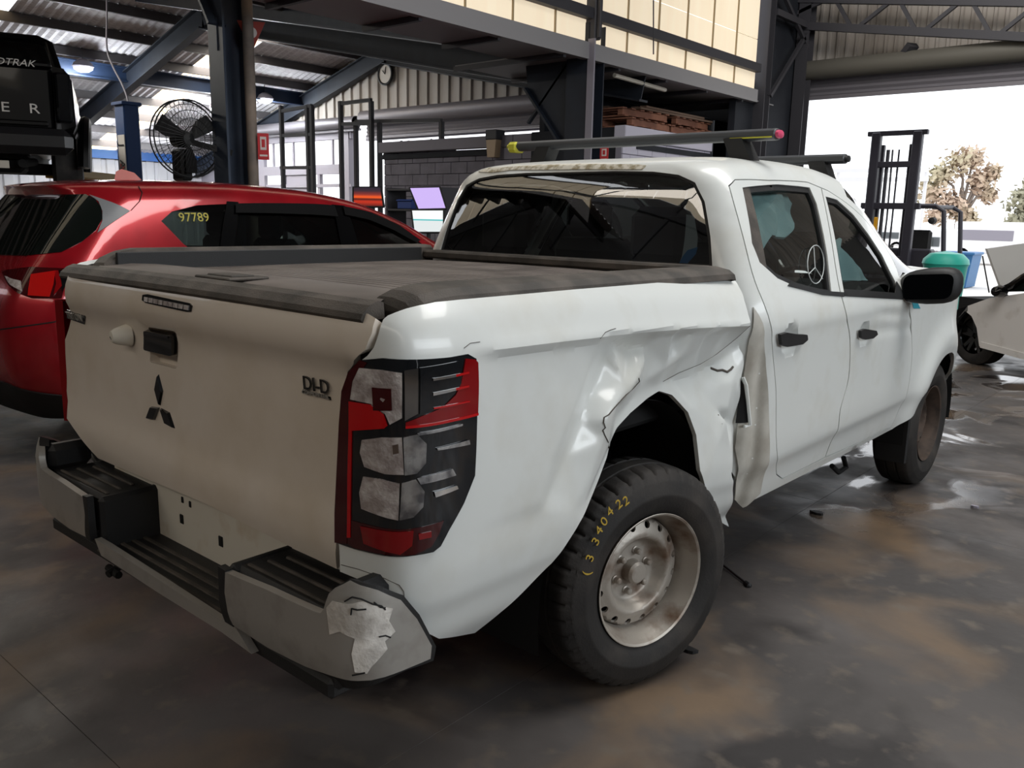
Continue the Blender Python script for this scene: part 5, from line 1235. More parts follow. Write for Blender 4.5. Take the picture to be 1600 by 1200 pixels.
mb = MB(); mb.bbox(bl(0, 2.2, .55), (.9, 4.2, .2), .03); mb.tube([bl(-.8, 1.05, .385), bl(.8, 1.05, .385)], .06, 8); mb.tube([bl(.45, .0, .40), bl(.5, .8, .45)], .04, 8); mb.bbox(bl(.2, .5, .40), (.5, .5, .16), .04); mb.build('chassis', DARK, bt)
mb = MB(); mb.bbox(bl(0, .8, 1.33), (1.5, 1.5, .03), .01); mb.build('bed_cover', BLK, bt)
bt.rotation_euler.z = math.radians(66)
def bw_(x, y, z):
    a = math.radians(66); return BO+np.array([x*math.cos(a)-y*math.sin(a), x*math.sin(a)+y*math.cos(a), z])
# hoist: two blue posts, arms under the truck
HB = mat('hoist_blue', '#23406f', .45); HY = mat('hoist_yellow', '#c29a35', .5)
def hoist(b, nm, lab, arms, label):
    b = np.array([b[0], b[1], 0])
    root = empty(nm, b, lab, 'hoist')
    mb = MB(); mb.bbox(b+[0, 0, 1.46], (.28, .22, 2.92), .015); mb.bbox(b+[0, 0, 2.92], (.34, .28, .05), .01); mb.build('post', HB, root)
    mb = MB(); mb.bbox(b+[0, 0, .02], (.5, .5, .03), .005); mb.build('base_plate', HB, root)
    for q in arms:
        mb = MB(); mb.beam(b+[0, 0, q[2]], np.array(q, float), .12, .09, b=.01); mb.build('lift_arm', HY, root)
    if not label: return root
    ax = CAM-b; ax[2] = 0; ax /= np.linalg.norm(ax); ax = np.array([0, -1., 0]); xa = np.array([1., 0, 0])
    mb = MB(); mb.bbox(b+[.03, -.115, 2.05], (.20, .012, .9), .003); sg = mb.build('label_panel', mat('white_label_panel', '#c9c4be', .6), root)
    for k, ch in enumerate('JAX'): text(ch, b+[.03, -.125, 2.36-.26*k], (0, 0, -1), (1, 0, 0), .2, BLK, 'label_letter', root, .002)
    mb = MB(); mb.prism([b+[-.04, -.122, 2.12], b+[.10, -.122, 2.06], b+[-.04, -.122, 2.0]], (0, -1, 0), .004); mb.build('label_arrow', mat('label_red', '#b83a32', .6), root)
    return root
hoist(at(201, 220, 11.9), 'car_hoist', 'blue two post hoist column with white label behind red SUV', [bw_(.50, 1.7, .40), bw_(.50, 3.0, .40)], True)
hoist(bw_(-1.5, 2.4, 0), 'car_hoist', 'blue hoist post on the far side of the raised black truck', [bw_(-.50, 1.7, .40), bw_(-.50, 3.0, .40)], False)
# ================================================================ left column with fan, signs, conduit
cb = at(370, 280, 9.0); cx, cy = cb[0], cb[1]
mb = MB(); ibeam(mb, cx-.06, cy, 0, 5.2, .28, .26, .025, 0); mb.beam((cx-.02, cy-.14, 3.35), (cx-.42, cy-.14, 3.95), .2, .03); mb.prism([(cx-.22, cy-.15, 3.42), (cx-.02, cy-.15, 3.1), (cx-.02, cy-.15, 3.42)], (0, 1, 0), .02); mb.beam((cx-.1, cy-.1, 3.45), (cx-.55, cy-.1, 4.3), .1, .1)
c1 = struct(mb.build('trim_15', NAVYL))
mb = MB(); p0 = at(396, 280, 8.85); mb.tube([(p0[0], p0[1], 0), (p0[0], p0[1], 5.2)], .055, 12); mb.build('downpipe', mat('dusty_pipe', '#6d655e', .7, col2='#8a7c70', scale=4), c1)
mb = MB(); q0 = at(377, 5, 8.9); mb.bbox((q0[0], q0[1]+.0, 3.85), (.14, .05, 1.1), .01); mb.build('switch_panel', STEELL, c1)
fc = at(293, 217, 8.75); fn = np.array([-.62*0-.25, -.95, -.05]); fn = CAM-fc; fn[2] = 0; fn /= np.linalg.norm(fn); sd_ = np.cross(fn, [0, 0, 1.]); fn = fn*.86+sd_*-.50; fn /= np.linalg.norm(fn)
fan = empty('industrial_fan', fc, 'large black caged wall fan on the navy column', 'fan')
fx = np.cross(fn, [0, 0, 1.]); fx /= np.linalg.norm(fx); fz = np.cross(fx, fn)
mb = MB(); R_ = .385
for h in (.10, -.10): mb.tube([fc+fn*h*.4+R_*(math.cos(t)*fx+math.sin(t)*fz) for t in np.linspace(0, 2*PI, 40)], .008, 6)
for r in (.12, .2, .28, .34): mb.tube([fc+fn*(.11*(1-(r/R_)**2)+.03)+r*(math.cos(t)*fx+math.sin(t)*fz) for t in np.linspace(0, 2*PI, 32)], .004, 4)
for k in range(44):
    t = 2*PI*k/44
    for sg in (1, -1): mb.tube([fc+fn*sg*(.11*(1-(r/R_)**2)+.03)+r*(math.cos(t)*fx+math.sin(t)*fz) for r in (.06, .2, .3, R_)], .0028, 3, cap=False)
mb.build('cage', BLK, fan)
for k in range(3):
    t = 2*PI*k/3+.5; a = math.cos(t)*fx+math.sin(t)*fz; b = -math.sin(t)*fx+math.cos(t)*fz
    V = [fc+a*.05-b*.03-fn*.02, fc+a*.2-b*.10-fn*.03, fc+a*.34-b*.10-fn*.03, fc+a*.35+b*.06+fn*.03, fc+a*.2+b*.05+fn*.02, fc+a*.05+b*.03+fn*.02]
    mb = MB(); mb.prism(V, fn, .006); mb.build('blade', BLK, fan)
mb = MB(); mb.lathe([(-.22, 0), (-.22, .08), (-.06, .09), (.03, .06), (.05, 0)], fc, fn, 18); mb.build('motor', BLK, fan)
mb = MB(); mb.beam(fc-fn*.14, np.array([cx-.06, cy, fc[2]-.12]), .06, .06); mb.build('bracket', BLK, fan); mb = MB(); mb.bbox(fc-fn*.18+np.array([.05, 0, -.26]), (.22, .12, .32), .02); mb.build('control_box', BLK, fan)
SIGNR = mat('sign_red', '#c02a30', .5); SIGNW = mat('sign_white', '#d8d0cc', .5)
def sign(px0, px1, d, lab, face):
    # face 1: screwed flat to the strip, facing -y
    c = at((px0[0]+px1[0])/2, (px0[1]+px1[1])/2, d); w = (px1[0]-px0[0])*d/FPX; h = (px1[1]-px0[1])*d/FPX
    ax = CAM-c; ax[2] = 0; ax /= np.linalg.norm(ax)
    if face: ax = np.array([0, -1., 0])
    xa = np.cross([0, 0, 1.], ax)
    r = MB(); r.bbox(c, (w, .006, h), .002, axes=(xa, ax, np.array([0, 0, 1.]))); o = r.build('fire_sign', SIGNR, loc=c); tag(o, lab, 'sign')
    r = MB(); r.bbox(c+ax*.004+np.array([0, 0, h*.12]), (w*.55, .004, h*.5), .001, axes=(xa, ax, np.array([0, 0, 1.]))); r.build('pictogram', SIGNW, o)
    r = MB(); r.bbox(c+ax*.006+np.array([0, 0, h*.12]), (w*.3, .004, h*.3), .001, axes=(xa, ax, np.array([0, 0, 1.]))); r.build('pictogram', SIGNR, o)
    r = MB(); r.bbox(c+ax*.004-np.array([0, 0, h*.34]), (w*.7, .004, h*.07), .001, axes=(xa, ax, np.array([0, 0, 1.]))); r.build('text_bar', SIGNW, o)
    return o
sign((403, 209), (420, 249), 8.75, 'red fire sign on the pipe beside the caged fan', 0)
sign((936, 230), (952, 252), (onp(944, 241, 1, 6.808)-CAM)@FW, 'small red sign on the grey strip above truck roof', 1)
tc_ = at(393, 56, 8.72); ax = CAM-tc_; ax[2] = 0; ax /= np.linalg.norm(ax); xa = np.cross([0, 0, 1.], ax)
mb = MB(); mb.prism([tc_+xa*-.14+np.array([0, 0, .14]), tc_+xa*.14+np.array([0, 0, .14]), tc_+np.array([0, 0, -.16])], ax, .01); ts = mb.build('triangle_sign', mat('faded_red', '#a5443c', .6), loc=tc_); tag(ts, 'faded red triangular sign high on the left column', 'sign')
mb = MB(); mb.lathe([(.011, .055), (.013, 0)], tc_+np.array([0, 0, .03]), ax, 20); mb.build('disc', SIGNW, ts)
# cable hanging from the roof to the hoist
pts = [at(u, v, d) for u, v, d in ((166, -60, 12.6), (167, 20, 12.5), (167, 75, 12.4), (176, 103, 12.3), (190, 130, 12.1), (198, 150, 11.95), (200, 160, 11.9))]
mb = MB(); mb.tube(spline(pts, 5), .014, 6); cbl = mb.build('hanging_cable', STEELL, loc=pts[-1]); tag(cbl, 'thin grey cable drooping from the roof to the hoist', 'cable')
# high bay lamps
def lamp(u, v, x_, lab):
    n = np.array([-.28, 0, 1.]); r = ray(u, v); t = (10.85-.45-n@CAM)/(n@r); c = CAM+r*t
    root = empty('high_bay_lamp', c, lab, 'lamp', 'high bay lamps')
    mb = MB(); mb.lathe([(.0, .22), (.03, .25), (.12, .20), (.2, .08), (.22, .0)], c, (0, 0, 1), 18); mb.build('shade', STEELL, root)
    mb = MB(); mb.lathe([(-.10, 0), (-.09, .12), (-.03, .21), (.0, .21)], c, (0, 0, 1), 18); mb.build('lens', LAMPM, root)
    mb = MB(); mb.tube([c+[0, 0, .2], c+[0, 0, .5]], .012, 5); mb.build('hanger', STEELG, root)
    l = bpy.data.lights.new('lamp_light', 'POINT'); l.energy = 140; l.color = (.92, .97, 1); l.shadow_soft_size = .2; lo = bpy.data.objects.new('lamp_light', l); C.objects.link(lo); lo.location = tuple(c-np.array([0, 0, .25])-np.array(root.location)); lo.parent = root
lamp(130, 106, 0, 'round lit lamp under the roof right of raised black truck'); lamp(340, 170, 0, 'round lit lamp behind the top of the caged fan'); lamp(285, 226, 0, 'round lit lamp seen through the lower fan cage'); lamp(127, 207, 0, 'far lit lamp beside the black truck bumper'); lamp(414, 156, 0, 'round lit lamp right of the left column')
# ================================================================ damaged white hatchback at the doorway (only its front corner is in view)
WC = paint('white_car_paint', '#d6d3d0', '#b5aea6')
wh = onz(1508, 569); hd = np.array([-.84, .543, 0]); ln = np.array([-.543, -.84, 0]); up_ = np.array([0, 0, 1.])
wcar = empty('white_hatchback', wh, 'damaged white hatchback with its bonnet up by the bright doorway', 'car')
def wp(u, v, off=0.0):
    r = ray(u, v); p = wh+ln*off; t = ((p-CAM)@ln)/(r@ln); return CAM+r*t
def wl(f, l, z): return wh+hd*f+ln*l+up_*z          # forward, left, up
R_ = .315
mb = MB(); mb.lathe([(-.10, .20), (-.105, .27), (-.08, R_), (.08, R_), (.105, .27), (.10, .20)], wl(0, -.17, R_), ln, 36); w_ = mb.build('front_wheel', RUB, wcar)
mb = MB(); mb.lathe([(.09, .205), (.06, .19), (.0, .18), (.0, 0)], wl(0, -.17, R_), ln, 28); mb.build('rim', DCHR, w_)
for k in range(5):
    t = 2*PI*k/5+.3; d = math.cos(t)*hd+math.sin(t)*up_; e = -math.sin(t)*hd+math.cos(t)*up_; c = wl(0, -.085, R_)
    mb = MB(); mb.prism([c+d*.03+e*.03, c+d*.19+e*.055, c+d*.195+e*.02, c+d*.1, c+d*.195-e*.02, c+d*.19-e*.055, c+d*.03-e*.03], -ln, .03); mb.build('spoke', DCHR, w_)
# wing and doors: one pressed side, cut round the wheel arch
side = [wp(1497, 497), wp(1512, 478), wp(1545, 466), wp(1600, 458), wp(1700, 452), wp(1800, 452), wp(1800, 600), wp(1700, 577), wp(1600, 560), wp(1530, 541), wp(1526, 512), wp(1518, 494), wp(1508, 486)]
mb = MB(); mb.prism(side, -ln, .02); mb.build('side_panel', WC, wcar, sharp=0)
mb = MB(); mb.prism([wp(1531, 543, .01), wp(1600, 562, .01), wp(1800, 605, .01), wp(1800, 590, .01), wp(1600, 552, .01), wp(1532, 534, .01)], -ln, .10); mb.build('sill', WC, wcar)
mb = MB(); mb.prism([wp(1484, 492), wp(1497, 483), wp(1512, 478), wp(1512, 486), wp(1500, 500), wp(1490, 520)], -ln, .5); mb.build('broken_headlamp', BLKG, wcar)
rng = random.Random(4)
for k in range(7):
    c = wl(.35+rng.uniform(-.1, .25), -.2-rng.uniform(0, .9), .55+rng.uniform(-.2, .18)); mb = MB(); mb.bbox(c, (rng.uniform(.08, .3), rng.uniform(.08, .2), rng.uniform(.05, .2)), .02, rz=rng.uniform(0, 3)); mb.build('engine_part', [BLK, STEELL, BLKG][k % 3], wcar)
mb = MB(); mb.prism([wl(.30, -.1, .3), wl(.30, -1.5, .3), wl(.30, -1.5, .72), wl(.30, -.1, .72)], -hd, 3.3); mb.build('body_core', DARK, wcar)
mb = MB(); hp = [wp(1524, 392, -.1), wp(1535, 455, -.1), wp(1575, 452, -.1), wp(1660, 430, -.5), wp(1650, 388, -.9), wp(1590, 394, -.5)]
V = [wl(-.25, -.12, .83), wl(-.25, -1.45, .83), wl(.05, -1.40, 1.28), wl(.08, -.75, 1.33), wl(.05, -.15, 1.26)]
mb.prism(V, hd, .03); mb.build('bonnet', mat('grey_bonnet_underside', '#a6a39f', .6), wcar, sharp=0)
mb = MB(); mb.tube([wl(-.1, -.1, .8), wl(.1, -.15, 1.18)], .008, 6); mb.build('bonnet_stay', DARK, wcar)
mb = MB(); mb.tube([wp(1556, 457), wp(1580, 446), wp(1600, 432, -.05), wp(1680, 395, -.12), wp(1800, 385, -.15)], .035, 8); mb.build('roof_pillar', BLKG, wcar)
mb = MB(); mb.prism([wp(1570, 456, -.03), wp(1600, 437, -.06), wp(1680, 400, -.1), wp(1800, 390, -.12), wp(1800, 452, -.03)], -ln, .02); mb.build('side_window', GLS, wcar)
mb = MB(); c = wl(-.62, .06, .86); mb.lathe([(-.10, 0), (-.08, .05), (0, .065), (.08, .05), (.10, 0)], wp(1562, 455, .08), hd*.3-ln, 12); mb.build('door_mirror', BLKG, wcar)
mb = MB(); mb.lathe([(-.10, .20), (-.105, .27), (-.08, R_), (.08, R_), (.105, .27), (.10, .20)], wl(0, -1.45, R_), ln, 24); mb.lathe([(-.10, .20), (-.105, .27), (-.08, R_), (.08, R_), (.105, .27), (.10, .20)], wl(-2.55, -.10, R_), ln, 24); mb.build('other_wheel', RUB, wcar)
# ================================================================ forklift outside the door
FLM = mat('forklift_charcoal', '#2f2d36', .5); fy = 15.2
def fp(u, v, dy=0.0): return onp(u, v, 1, fy+dy)
fb = fp(1400, 445); fk = empty('forklift', (fb[0], fy, 0), 'charcoal forklift with tall mast standing outside the doorway', 'forklift')
zt_ = fp(1375, 205)[2]; xl_, xr_ = fp(1366, 260)[0], fp(1430, 260)[0]
for x in (xl_, xr_):
    mb = MB(); mb.bbox((x, fy, zt_/2), (.17, .16, zt_-.05), .02); mb.build('mast_rail', FLM, fk)
    mb = MB(); mb.bbox((x+.08 if x < -3.2 else x-.14, fy+.16, zt_/2-.1), (.08, .10, zt_-.3), .01); mb.build('inner_rail', FLM, fk)
for v, w in ((208, .09), (257, .11), (322, .12), (404, .10)):
    z = fp(1400, v)[2]; mb = MB(); mb.bbox(((xl_+xr_)/2, fy, z), (xr_-xl_+(.34 if v in (208, 322) else .1), .12, w), .01); mb.build('cross_bar', FLM, fk)
for k, dx in enumerate((.22, .30, .42, .74)):
    mb = MB(); mb.tube([(xl_+dx, fy+.05, zt_-.35), (xl_+dx+.02*(k % 2), fy+.06, 1.6), (xl_+dx, fy+.05, .5)], .018 if k else .035, 6); mb.build('hydraulic_hose', FLM, fk)
mb = MB(); y0 = fp(1369, 350); mb.bbox((y0[0]+.02, fy-.1, y0[2]-.02), (.07, .04, .30), .008); mb.build('yellow_plate', mat('forklift_yellow', '#e0a11a', .5), fk)
g = [fp(1430, 322, .3), fp(1462, 322, .3), fp(1475, 330, .3), fp(1474, 400, .3), fp(1470, 440, .3)]
for dy in (.3, 1.5): mb = MB(); mb.tube([p+np.array([0, dy-.3, 0]) for p in g], .045, 8); mb.build('guard_frame', FLM, fk)
ga = fp(1432, 322, .3); gb = fp(1465, 322, .3); mb = MB(); mb.bbox(((xl_+gb[0])/2, fy+.9, ga[2]), (gb[0]-xl_, 1.3, .05), .01); mb.build('guard_roof', FLM, fk)
mb = MB(); mb.bbox(((xl_+gb[0])/2, fy+1.0, .62), (gb[0]-xl_, 1.6, .7), .08); mb.bbox(((xl_+gb[0])/2, fy+.35, .95), (gb[0]-xl_, .3, .18), .03); mb.build('body', FLM, fk)
mb = MB(); mb.bbox(((xl_+gb[0])/2+.1, fy+1.0, 1.15), (.5, .12, .5), .05); mb.build('seat_back', BLK, fk)
for x in (xl_+.05, gb[0]-.05):
    for dy in (.4, 1.6):
        mb = MB(); mb.lathe([(-.1, .15), (-.1, .28), (-.07, .30), (.07, .30), (.1, .28), (.1, .15)], (x, fy+dy, .30), (1, 0, 0), 20); mb.build('wheel', RUB, fk)
for x in (xl_+.2, xr_-.2): mb = MB(); mb.bbox((x, fy-.6, .12), (.12, 1.1, .05), .01); mb.build('fork', FLM, fk)
mb = MB(); lt = fp(1458, 345, .2); mb.lathe([(0, .0), (.0, .07), (.12, .06), (.13, 0)], lt, (0, -1, 0), 14); mb.build('work_lamp', BLK, fk)
# ================================================================ the yard outside
def tree(px, d, base_z, blobs, nm, lab, leafm, seed):
    r = random.Random(seed); b = at(px[0], px[1], d); b[2] = 0
    root = empty(nm, b, lab, 'tree')
    cs = [(at(u, v, d), rr*d/FPX) for u, v, rr in blobs]
    mb = MB(); top = np.mean([c for c, _ in cs], 0)
    mb.tube([b, b*.6+np.array([top[0], top[1], top[2]*.3])*.4, top], [.3, .22, .10], 8)
    for c, _ in cs: mb.tube([b*.35+top*.65-np.array([0, 0, .5]), (c+top)/2+np.array([.1, 0, -.2]), c], [.09, .06, .03], 6)
    mb.build('trunk', mat('pale_bark_'+nm, '#7d7168', .9) if 'pale_bark_'+nm not in MATS else MATS['pale_bark_'+nm], root)
    mb = MB()
    for c, rad in cs:
        for _ in range(int(260)):
            v = np.array([r.gauss(0, 1) for _ in range(3)]); v /= np.linalg.norm(v); p = c+v*rad*(r.random()**.45)
            if r.random() < .12: p = c+v*rad*1.25
            a = np.array([r.gauss(0, 1) for _ in range(3)]); a /= np.linalg.norm(a); q = np.cross(a, v); q /= np.linalg.norm(q)+1e-9; s = r.uniform(.10, .22)
            mb.add([p-a*s, p-q*s*.5, p+a*s, p+q*s*.5], [(0, 1, 2, 3)])
    f = mb.build('foliage', leafm, root, fix=False); f['kind'] = 'stuff'; return root
LEAF1 = mat('bloom_paled_leaves', '#c4ad99', .9, col2='#b3ac8f', scale=.5); LEAF2 = mat('olive_leaves', '#a3a08a', .9)  # leaves paled in colour for the bloom of the bright yard
tree((1500, 345), 40, 0, [(1500, 255, 24), (1520, 248, 16), (1470, 275, 18), (1455, 300, 20), (1530, 285, 18), (1550, 270, 12), (1490, 320, 20), (1465, 335, 18), (1510, 340, 16), (1545, 305, 12)], 'gum_tree', 'tall loose gum tree behind the forklift', LEAF1, 1)
tree((1600, 350), 42, 0, [(1597, 315, 22), (1612, 300, 20), (1588, 345, 16), (1610, 345, 22)], 'gum_tree', 'darker tree at the right end of the yard', LEAF2, 2)
WHV = mat('yard_white', '#e9e8ea', .5)
def yp(u, v, d): return at(u, v, d)
def van(px, d, w, h, nm, lab, cat):
    b = yp(*px, d); s = d/FPX; b[2] = 0; W_, H_ = w*s, h*s
    root = empty(nm, b, lab, cat); H_ = max(H_, 1.3)
    mb = MB(); mb.bbox((b[0], b[1], .35+H_*.5-.1), (W_, 2.0, H_-.35), .06); mb.build('body', WHV, root)
    mb = MB(); mb.bbox((b[0], b[1]-1.01, H_*.72), (W_*.8, .03, H_*.25), .01); mb.build('window', PANED if cat == 'car' else STEELL, root)
    for x in (-W_*.35, W_*.35): mb = MB(); mb.lathe([(-.1, .2), (-.1, .32), (.1, .32), (.1, .2)], (b[0]+x, b[1]-.9, .32), (0, 1, 0), 16); mb.build('wheel', RUB, root)
    return root
van((1550, 370), 34, 92, 62, 'box_truck', 'white box truck parked out in the bright yard', 'truck')
van((1456, 375), 30, 58, 44, 'parked_van', 'white van parked behind the forklift guard', 'car')
van((1395, 372), 44, 44, 34, 'parked_car', 'pale car seen through the forklift mast', 'car')
bb = at(1490, 440, 21); mb = MB(); bz = 1.05
root = empty('blue_skip', (bb[0], bb[1], 0), 'blue bin standing behind the teal bin outside', 'bin')
mb.prism([(bb[0]-.35, bb[1], 0), (bb[0]+.28, bb[1], 0), (bb[0]+.36, bb[1], bz-.25), (bb[0]-.42, bb[1], bz-.25)], (0, 1, 0), .9); mb.build('body', mat('bin_blue', '#2f6696', .5), root); mb = MB(); mb.bbox((bb[0]-.03, bb[1]+.45, bz-.22), (.86, .98, .07), .02); mb.build('rim', MATS['bin_blue'], root)
tb_ = at(1474, 440, 13.6); root = empty('teal_bin', (tb_[0], tb_[1], 0), 'rounded teal bin beside the truck mirror', 'bin'); TEALB = mat('bin_teal', '#2fae9c', .45)
mb = MB(); mb.lathe([(.0, 0), (0, .26), (.85, .32), (.9, .34)], (tb_[0], tb_[1], 0), (0, 0, 1), 24); mb.build('body', TEALB, root); mb = MB(); mb.lathe([(.9, .345), (.97, .33), (1.06, .24), (1.10, .0)], (tb_[0], tb_[1], 0), (0, 0, 1), 24); mb.build('lid', TEALB, root)
gp = [at(1290, 268, 24), at(1440, 268, 24)]; root = empty('yard_gantry', ((gp[0][0]+gp[1][0])/2, gp[0][1], 0), 'pale steel gantry rail outside behind the forklift', 'gantry')
for dv in (0, 14):
    a, b = at(1278, 267+dv, 24), at(1450, 266+dv, 24); mb = MB(); mb.beam(a, b, .10, .12); mb.build('rail', WHV, root)
for u in (1311, 1448): a = at(u, 268, 24); mb = MB(); mb.tube([(a[0], a[1], 0), a], .05, 8); mb.build('post', WHV, root)
# ================================================================ office front: screens, shelf, wall lamp; frames; scrap; timber
def screen(pxs, d, nm, lab, m, tilt=0):
    P = [at(u, v, d) for u, v in pxs]; c = np.mean(P, 0); ax = np.cross(P[1]-P[0], P[3]-P[0]); ax /= np.linalg.norm(ax)
    if ax@(CAM-c) < 0: ax = -ax
    base = np.array([c[0], c[1], 0]); root = empty(nm, base, lab, 'screen')
    e = .025; Q = [p+(p-c)/np.linalg.norm(p-c)*e for p in P]
    mb = MB(); mb.prism(Q, -ax, .05); mb.build('bezel', BLK, root); mb = MB(); mb.prism([p+ax*.002 for p in P], -ax, .004); mb.build('display', m, root)
    mb = MB(); mb.tube([c-ax*.04, [c[0]-ax[0]*.04, c[1]-ax[1]*.04, .92]], .025, 8); mb.bbox((c[0], c[1], .91), (.30, .22, .03), .008); mb.build('stand', BLK, root)
    return root
def sunset():
    m = bpy.data.materials.new('sunset_display'); m.use_nodes = True; nt = m.node_tree; L = nt.links.new; p = nt.nodes['Principled BSDF']; p.inputs['Base Color'].default_value = (0, 0, 0, 1)
    t = nt.nodes.new('ShaderNodeTexCoord'); s = nt.nodes.new('ShaderNodeSeparateXYZ'); L(t.outputs['Generated'], s.inputs[0]); r = nt.nodes.new('ShaderNodeValToRGB'); L(s.outputs['Z'], r.inputs[0])
    e = r.color_ramp.elements; e[0].position = 0; e[0].color = lin('#3a1210'); e[1].position = 1; e[1].color = lin('#1d1a26')
    for q, c in ((.25, '#b02a14'), (.38, '#2a0d0c'), (.48, '#e0521c'), (.62, '#7a2a22'), (.8, '#33202a')): k = e.new(q); k.color = lin(c)
    L(r.outputs[0], p.inputs['Emission Color']); p.inputs['Emission Strength'].default_value = 1.0; return m
def ramp_screen(name, stops):
    m = bpy.data.materials.new(name); m.use_nodes = True; nt = m.node_tree; L = nt.links.new; p = nt.nodes['Principled BSDF']; p.inputs['Base Color'].default_value = (0, 0, 0, 1)
    t = nt.nodes.new('ShaderNodeTexCoord'); s = nt.nodes.new('ShaderNodeSeparateXYZ'); L(t.outputs['Generated'], s.inputs[0]); r = nt.nodes.new('ShaderNodeValToRGB'); r.color_ramp.interpolation = 'CONSTANT'; L(s.outputs['Z'], r.inputs[0])
    e = r.color_ramp.elements; e[0].position = 0; e[0].color = lin(stops[0][1]); e[1].position = .999; e[1].color = lin(stops[-1][1])
    for q, c in stops[1:]: k = e.new(q); k.color = lin(c)
    L(r.outputs[0], p.inputs['Emission Color']); p.inputs['Emission Strength'].default_value = 1.0; return m
screen([(553, 293), (594, 293), (598, 322), (553, 322)], 10.6, 'monitor', 'dark monitor showing a red sunset over the red SUV roof', sunset())
screen([(641, 294), (686, 293), (696, 325), (654, 326)], 10.8, 'monitor', 'tilted monitor with plain lilac display', mat('lilac_display', '#000000', .5, emit='#b9a3dc', estr=1.0))
screen([(644, 329), (692, 329), (692, 362), (648, 362)], 10.5, 'monitor', 'monitor with white page and teal bar, under the lilac one', ramp_screen('page_display', [(0, '#c9cfcf'), (.52, '#3fa9ab'), (.58, '#dfe3e2')]))
sb = at(640, 325, 10.72); root = empty('workbench', (sb[0], sb[1], 0), 'dark workbench with shelf in front of the grey block wall', 'bench')
mb = MB(); mb.bbox((sb[0]-.1, sb[1], .868), (3.2, 1.0, .05), .01); mb.build('top', STEELG, root)
for dx in (-1.8, 1.2):
    for dy in (-.3, .3): mb = MB(); mb.bbox((sb[0]+dx, sb[1]+dy, .43), (.06, .06, .86), .005); mb.build('leg', STEELG, root)
s0, s1 = at(620, 328, 11.6), at(712, 328, 11.6); mb = MB(); mb.bbox(((s0[0]+s1[0])/2, s0[1]+.2, s0[2]), (1.1, .35, .03), .005); mb.bbox(((s0[0]+s1[0])/2, s0[1]+.2, s0[2]+.27), (1.1, .35, .03), .005); su = empty('shelf_unit', ((s0[0]+s1[0])/2, s0[1]+.2, 0), 'dark shelf unit standing against the grey block wall', 'shelf'); mb.build('shelf', STEELG, su)
for x in (-.54, .54): mb = MB(); mb.bbox(((s0[0]+s1[0])/2+x, s0[1]+.2, (s0[2]+.30)/2), (.03, .35, s0[2]+.30), .004); mb.build('shelf_side', STEELG, su)
def crate(u, v, d, w, h, m, lab):
    c = at(u, v, d); mb = MB(); zb = s0[2]+.015; c = np.array([c[0], s0[1]+.18, zb+h/2]); mb.bbox(c, (w, .22, h), .01); o = mb.build('storage_bin', m, loc=c-[0, 0, h/2]); tag(o, lab, 'bin')
    mb = MB(); mb.bbox(c+[0, -.115, h*.38], (w*1.04, .02, .02), .005); mb.build('lip', m, o)
crate(633, 320, 11.6, .30, .13, mat('bin_deep_blue', '#1d3f8a', .5), 'blue storage bin on the shelf left of the lilac monitor'); crate(706, 320, 11.6, .16, .10, mat('bin_brown', '#6d5436', .6), 'brown box on the shelf right of the lilac monitor')
# beige wall lamp at the corner of the grey wall
wlp = onp(767, 228, 1, 8.45); root = empty('wall_lamp', wlp, 'beige bulkhead lamp at the corner of the grey block wall', 'lamp')
mb = MB(); mb.prism([wlp+[-.11, 0, .10], wlp+[.11, 0, .10], wlp+[.08, 0, -.18], wlp+[-.08, 0, -.18]], (0, 1, 0), .16); mb.build('diffuser', mat('aged_diffuser', '#b39a7c', .5), root); mb = MB(); mb.bbox(wlp+[0, .10, .18], (.26, .22, .16), .015); mb.build('housing', STEELG, root)
# steel frames standing on the floor in front of the glazed end
def rack(us, vt, y, nm, lab, bars):
    P = [onp(u, vt, 1, y) for u in us]; b = np.mean(P, 0); root = empty(nm, (b[0], y, 0), lab, 'frame')
    for p in P:
        mb = MB(); mb.bbox((p[0], y, p[2]/2), (.09, .09, p[2]), .008); mb.build('upright', STEELG, root)
    for v in bars:
        a, c = onp(us[0], v[0], 1, y), onp(us[-1], v[1], 1, y); mb = MB(); mb.beam(a, c, .07, .07); mb.build('rail', STEELG, root)
    return root
rack((439, 480, 487), 165, 9.6, 'steel_frame', 'dark steel frame standing right of the red fire sign', [(174, 165), (212, 210), (262, 262)])
rack((532, 580), 158, 9.8, 'steel_frame', 'dark steel frame above the sunset monitor', [(162, 156), (194, 193)])
rack((556, 593, 690), 190, 9.95, 'steel_frame', 'low dark pipe frame behind the grey block wall', [(190, 188)])
